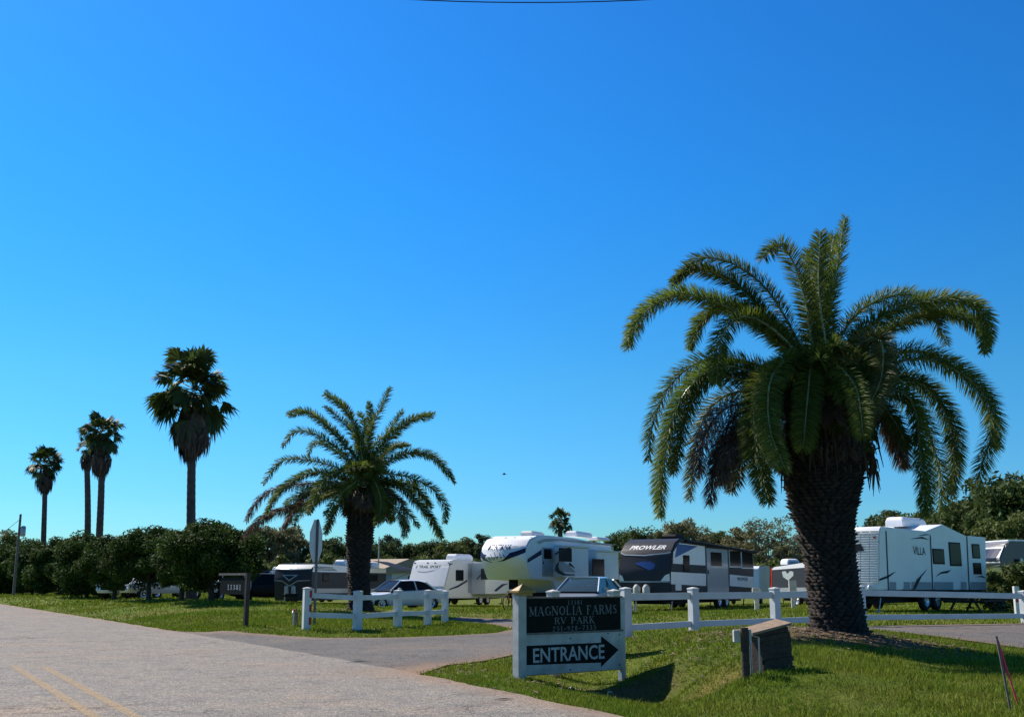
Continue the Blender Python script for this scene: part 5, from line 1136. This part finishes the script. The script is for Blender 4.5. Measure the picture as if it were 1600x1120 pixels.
# ------------------------------------------------------------------ cars
def car(kind, paint, loc, heading, label, cat, name='parked_car', glassm=None):
    """local +x is the front of the car; heading is the world angle of +x"""
    root = empty(name, loc, heading, label, cat, 'cars and trucks parked in the park')
    K = {'sedan': dict(L=4.85, W=1.82, zb=.22, st=[(0,.80,.50,.55),(.12,.90,.34,.68),(.6,.96,.26,.74),(1.25,1,.22,.84),(1.9,1,.22,.93),(3.0,1,.22,.96),(3.9,1,.24,1.0),(4.5,.97,.30,1.0),(4.78,.9,.42,.96),(4.85,.84,.5,.86)], gh=[(1.45,.90,.86,0),(2.15,.83,.68,1.0),(2.7,.82,.66,1.04),(3.2,.82,.66,1.02),(3.6,.84,.69,.86),(4.2,.9,.84,0)], H=1.46, belt=.93, wr=.33, wx=(.92,3.85)),
         'suv': dict(L=4.8, W=1.9, zb=.35, st=[(0,.86,.55,.7),(.12,.95,.42,.95),(.8,1,.35,1.05),(1.5,1,.35,1.12),(3,1,.35,1.12),(4.5,1,.38,1.12),(4.75,.97,.45,1.1),(4.8,.93,.5,1.0)], gh=[(1.3,.93,.9,0),(1.9,.88,.76,.95),(2.6,.88,.76,1),(4.2,.88,.76,.98),(4.6,.9,.8,.6),(4.75,.93,.9,0)], H=1.8, belt=1.1, wr=.37, wx=(.9,3.8)),
         'pickup': dict(L=5.7, W=1.98, zb=.42, st=[(0,.9,.6,.8),(.12,.97,.48,1.05),(1,1,.42,1.15),(1.6,1,.42,1.2),(3.6,1,.42,1.2),(3.65,1,.42,1.25),(5.55,1,.45,1.25),(5.7,.98,.5,1.2)], gh=[(1.45,.93,.9,0),(2.15,.87,.75,.95),(2.7,.87,.75,1),(3.3,.87,.75,.98),(3.55,.9,.85,0)], H=1.9, belt=1.18, wr=.40, wx=(1.0,4.5))}[kind]
    L, W, H = K['L'], K['W'], K['H']; hw = W / 2
    mb = MB(); n_ = 10
    for x, wf, zb, zt in K['st']:
        w_ = hw * wf; X = L / 2 - x
        ring = [(-w_ * .88, zb), (-w_ * .97, zb + .10), (-w_, zb + (zt - zb) * .55), (-w_ * .95, zt - .04), (-w_ * .8, zt), (w_ * .8, zt), (w_ * .95, zt - .04), (w_, zb + (zt - zb) * .55), (w_ * .97, zb + .10), (w_ * .88, zb)]
        mb.v += [(X, y, z) for y, z in ring]
    m_ = len(K['st'])
    for i in range(m_ - 1):
        for j in range(n_): a = i * n_ + j; b = i * n_ + (j + 1) % n_; mb.f.append((a, b, b + n_, a + n_))
    mb.f.append(tuple(range(n_))); mb.f.append(tuple((m_ - 1) * n_ + j for j in range(n_))[::-1])
    body = mb.build('body', paint, root, smooth=True)
    def gh(scale_w, z0, z1, zcut=1.0):
        mb = MB()
        for x, wb, wt_, t in K['gh']:
            X = L / 2 - x; zt = z0 + (z1 - z0) * t
            mb.v += [(X, -hw * wb * scale_w, z0 - .04), (X, -hw * wt_ * scale_w, zt - (.04 if t else 0)), (X, -hw * wt_ * scale_w * .8, zt), (X, hw * wt_ * scale_w * .8, zt), (X, hw * wt_ * scale_w, zt - (.04 if t else 0)), (X, hw * wb * scale_w, z0 - .04)]
        for i in range(len(K['gh']) - 1):
            for j in range(5): a = i * 6 + j; mb.f.append((a, a + 1, a + 7, a + 6))
        return mb
    gb = gh(1.0, K['belt'], H - .02).build('cabin_glass', glassm or glass, root, smooth=True)
    # roof skin and pillars
    mb = MB(); g_h = [g for g in K['gh'] if g[3] > .8]
    for i in range(len(g_h) - 1):
        (xa, _, wa, ta), (xb, _, wb, tb) = g_h[i], g_h[i + 1]; za = K['belt'] + (H - .02 - K['belt']) * ta + .015; zb_ = K['belt'] + (H - .02 - K['belt']) * tb + .015
        A_ = hw * wa * 1.02; B_ = hw * wb * 1.02
        mb.add([(L/2-xa,-A_,za-.05),(L/2-xa,-A_*.8,za),(L/2-xa,A_*.8,za),(L/2-xa,A_,za-.05),(L/2-xb,-B_,zb_-.05),(L/2-xb,-B_*.8,zb_),(L/2-xb,B_*.8,zb_),(L/2-xb,B_,zb_-.05)], [(0,1,5,4),(1,2,6,5),(2,3,7,6)])
    for sgn in (-1, 1):
        G_ = K['gh']
        def gp(i): x, wb, wt_, t = G_[i]; return (L / 2 - x, sgn * hw * (wt_ if t else wb) * 1.015, K['belt'] + (H - .03 - K['belt']) * t)
        mb.tube([gp(0), gp(1)], .035, 5); mb.tube([gp(-1), gp(-2)] if kind == 'sedan' else [gp(-1), gp(-2), gp(-3)], .05, 5); xm, wbm, wtm, tm = G_[2]; xm += .25
        mb.tube([(L/2-xm, sgn*hw*wtm*1.01, H-.06), (L/2-xm-.05, sgn*hw*wbm*1.12, K['belt'])], .035, 5)
    mb.build('roof', paint, root, smooth=True)
    for x in K['wx']:
        for sgn in (-1, 1):
            MB().lathe([(0, 0), (K['wr'] * 1.16, 0), (K['wr'] * 1.16, .05)], (L/2 - x, sgn * (hw - .045) , K['wr'] * 1.02), 'y', 20).build('wheel_arch', trim, root); wheel(root, L/2 - x, sgn * (hw - .10), K['wr'], .21, sgn)
    for sgn in (-1, 1):
        MB().box((L/2 - .32, sgn*hw*.86 - .16, .62 if kind == 'sedan' else .85), (L/2 - .02, sgn*hw*.86 + .04, .74 if kind == 'sedan' else 1.0)).build('headlight', mat('lamp_glass', (.7,.72,.75), .15, .05), root, bevel=.02)
        MB().box((-L/2 - .01, sgn*hw*.8 - .12, .78 if kind == 'sedan' else .85), (-L/2 + .12, sgn*hw*.8 + .12, .92 if kind == 'sedan' else 1.1)).build('taillight', red_m, root, bevel=.02)
        xm = L/2 - K['gh'][0][0] - .45; MB().box((xm - .06, sgn*hw*1.0 - .08, K['belt'] + .0), (xm + .08, sgn*hw*1.0 + .14, K['belt'] + .15)).build('mirror', paint, root, bevel=.03)
    MB().box((L/2 - .06, -.45, .38 if kind == 'sedan' else .6), (L/2 + .012, .45, .52 if kind == 'sedan' else .9)).build('grille', trim, root, bevel=.01)
    if kind == 'pickup': MB().box((-L/2 + .1, -hw*.82, K['belt'] + .06), (-L/2 + 1.95, hw*.82, K['belt'] + .09)).build('bed_opening', trim, root)
    return root
car_white = mat('car_white', (.72,.74,.77), .25, .03, coat=.6); car_blue = mat('car_silver_blue', (.38,.44,.52), .28, .05, metal=.3, coat=.6); car_dark = mat('car_dark', (.022,.018,.018), .4, .1, spec=.2)
car_glass_c = mat('clear_car_glass', (.035,.07,.085), .05, .2, spec=1.0)
def face(px, D, to_deg): return G(px, D), R(to_deg)
p_, h_ = face(622, 56, 218); car('sedan', car_white, p_, h_, 'white sedan with dark windows behind the short white fence', 'car')
p_, h_ = face(917, 42, 245); car('sedan', car_blue, p_, h_, 'silver blue sedan behind the entrance sign, windshield facing the road', 'car', glassm=car_glass_c)
p_, h_ = face(416, 70, 20); car('suv', car_dark, p_, h_, 'dark suv parked behind the hanging number board', 'suv')
p_, h_ = face(205, 72, 250); car('suv', car_white, p_, h_, 'white suv seen between the roadside shrub trees at left', 'suv')
p_, h_ = face(254, 70, 228); car('pickup', car_white, p_, h_, 'white pickup between the two rightmost roadside shrub trees', 'pickup')
p_, h_ = face(340, 66, 262); car('pickup', car_white, p_, h_, 'white pickup half hidden behind the hanging number board', 'pickup')

# ------------------------------------------------------------------ house, picnic table, bicycle, posts, bucket
fr = Fr(640, 98, 597, 84) if False else Fr(592, 92, 655, 97)
hs_ = empty('park_house', fr.o, fr.rz, 'low cream house with tan gabled roof behind the white sedan', 'house')
tan = mat('tan_roof', (.35,.27,.19), .8, .2, 3); ww = 3.9
MB().box((0,0,-.1),(fr.L,6,2.1)).build('wall', rvc, hs_); MB().prism([(-.6,2.05),(fr.L+.6,2.05),(fr.L+.4,2.6),(1.9+fr.L*.3,3.25),(.3,2.45)], -.4, 6.4).build('roof', tan, hs_)
MB().box((fr.L-1.7,-.03,.9),(fr.L-.6,.02,1.8)).build('window', glass, hs_); MB().box((.8,-.03,0),(1.7,.02,2.0)).build('door', rvg, hs_)
g0_ = G(1522, 40.5); pt = empty('picnic_table', g0_, R(40), 'dark wooden picnic table beside the rear of the ribbed white trailer', 'table')
MB().box((-.9,-.36,.70),(.9,.36,.75)).build('table_top', wood_dark, pt)
for s_ in (-1, 1):
    MB().box((-.9,s_*.72-.13,.42),(.9,s_*.72+.13,.46)).build('bench', wood_dark, pt)
    for x in (-.6, .6): mb = MB(); mb.tube([(x,s_*.2,.70),(x,s_*.62,0)], .04, 6); mb.build('leg', wood_dark, pt)
for x in (-.6, .6): MB().box((x-.04,-.8,.36),(x+.04,.8,.42)).build('brace', wood_dark, pt)
g0_ = G(797, 55); bk = empty('bicycle', g0_, R(65), 'small bicycle standing in front of the white fifth wheel', 'bicycle')
for x in (-.5, .5): mb = MB(); mb.lathe([(.30,-.02),(.34,-.02),(.34,.02),(.30,.02),(.30,-.02)], (x,0,.34), 'y', 20); [mb.tube([(x,0,.34),(x+.3*math.cos(k),0,.34+.3*math.sin(k))], .004, 3) for k in np.linspace(0,5.5,8)]; mb.build('wheel', tyre_m, bk)
mb = MB(); mb.tube([(-.5,0,.34),(-.15,0,.8),(.35,0,.82),(-.05,0,.32),(-.5,0,.34)], .02, 6).tube([(-.05,0,.32),(-.15,0,.8)], .02, 6).tube([(.5,0,.34),(.33,0,.95)], .02, 6); mb.build('frame', red_m, bk)
MB().box((-.26,-.07,.84),(-.04,.07,.88)).build('saddle', trim, bk, bevel=.02); mb = MB(); mb.tube([(.30,-.25,1.0),(.34,0,.96),(.30,.25,1.0)], .015, 6); mb.build('handlebar', steel, bk)
def hookup(px, D, h, lab):
    g_0 = G(px, D); o = empty('hookup_post', g_0, 0, lab, 'utility post', 'white hookup posts'); MB().box((-.09,-.07,-.05),(.09,.07,h*.6)).build('post', white_p, o, bevel=.01); MB().box((-.16,-.1,h*.55),(.16,.1,h)).build('meter_box', white_p, o, bevel=.02)
hookup(1240, 50, 1.2, 'white hookup post on the grass just left of the large palm trunk'); hookup(1183, 45, .9, 'short white hookup post at the rear of the charcoal trailer')
g0_ = G(1566, 44); o = MB().lathe([(0,0),(.13,0),(.16,.3),(.17,.32),(.15,.33),(0,.33)], n=16).build('bucket', white_v, None, smooth=True); o.location = g0_; tag(o, 'white bucket on the grass right of the ribbed white trailer', 'bucket')
g0_ = G(590, 80); o = MB().tube([(0,0,0),(0,0,at(590,838,80).z-g0_.z)], [.06,.04], 8).build('light_pole', white_p, None); o.location = g0_; tag(o, 'thin pale pole rising behind the smaller date palm', 'pole')
g0_ = G(1591, 36); o = empty('marker_post', g0_, 0, 'short white post with red mark beyond the long fence at right edge', 'post'); MB().box((-.08,-.08,-.1),(.08,.08,.95)).build('post', white_v, o, bevel=.01); MB().box((-.06,-.086,.45),(.06,-.08,.65)).build('red_patch', red_tape, o)
# fallen leaves and bark litter: loose debris around the palm foot and along the kerbless edges
rg = np.random.default_rng(55); n_ = 1500
X = np.concatenate([PALM1.x + rg.normal(-.3, 1.2, n_), rg.uniform(-2, 3.5, 500)]); Y = np.concatenate([PALM1.y - .5 + rg.normal(0, .8, n_), rg.uniform(15, 24, 500)])
sd = pave_sd(X, Y); k = (sd > 0) | ((sd > -.25) & (rg.random(len(X)) < .3)); X, Y = X[k], Y[k]; Z = Tn(X, Y) + .03; a = rg.uniform(0, 6.28, len(X)); l_ = rg.uniform(.02, .07, len(X)); w2 = l_ * .3
V = np.stack([np.stack([X + np.cos(a) * l_, Y + np.sin(a) * l_, Z + rg.uniform(0, .03, len(X))], -1), np.stack([X - np.sin(a) * w2, Y + np.cos(a) * w2, Z], -1), np.stack([X - np.cos(a) * l_, Y - np.sin(a) * l_, Z + .005], -1), np.stack([X + np.sin(a) * w2, Y - np.cos(a) * w2, Z + .01], -1)], 1).reshape(-1, 3)
o = np_mesh('leaf_litter', V, np.arange(len(V)), np.full(len(V) // 4, 4), palm_dead, None, rg.random(len(V) // 4)); tag(o, 'dry brown leaf litter around the large palm foot', 'leaf litter', kind='stuff')
for px, D, ln, rz_ in ((786, 14.2, .16, .2), (562, 20.5, .28, .15)):
    g_0 = G(px, D); mb = MB(); mb.add([(-ln, -.012, .035), (0, -.035, .05), (ln, 0, .035), (0, .035, .04)], [(0,1,2),(0,2,3)]); o = mb.build('fallen_leaf', palm_dead if px > 700 else wood_dark); o.location = g_0; o.rotation_euler = (0, 0, rz_)
    tag(o, 'curled dry leaf on the road near the bottom' if px > 700 else 'dark strip of debris on the road at the drive mouth', 'debris')
# drop unused prototypes
for l in PROT.values():
    for o in l:
        if o.name not in used:
            for ch in [x for x in COL.objects if x.parent == o]: bpy.data.objects.remove(ch)
            bpy.data.objects.remove(o)
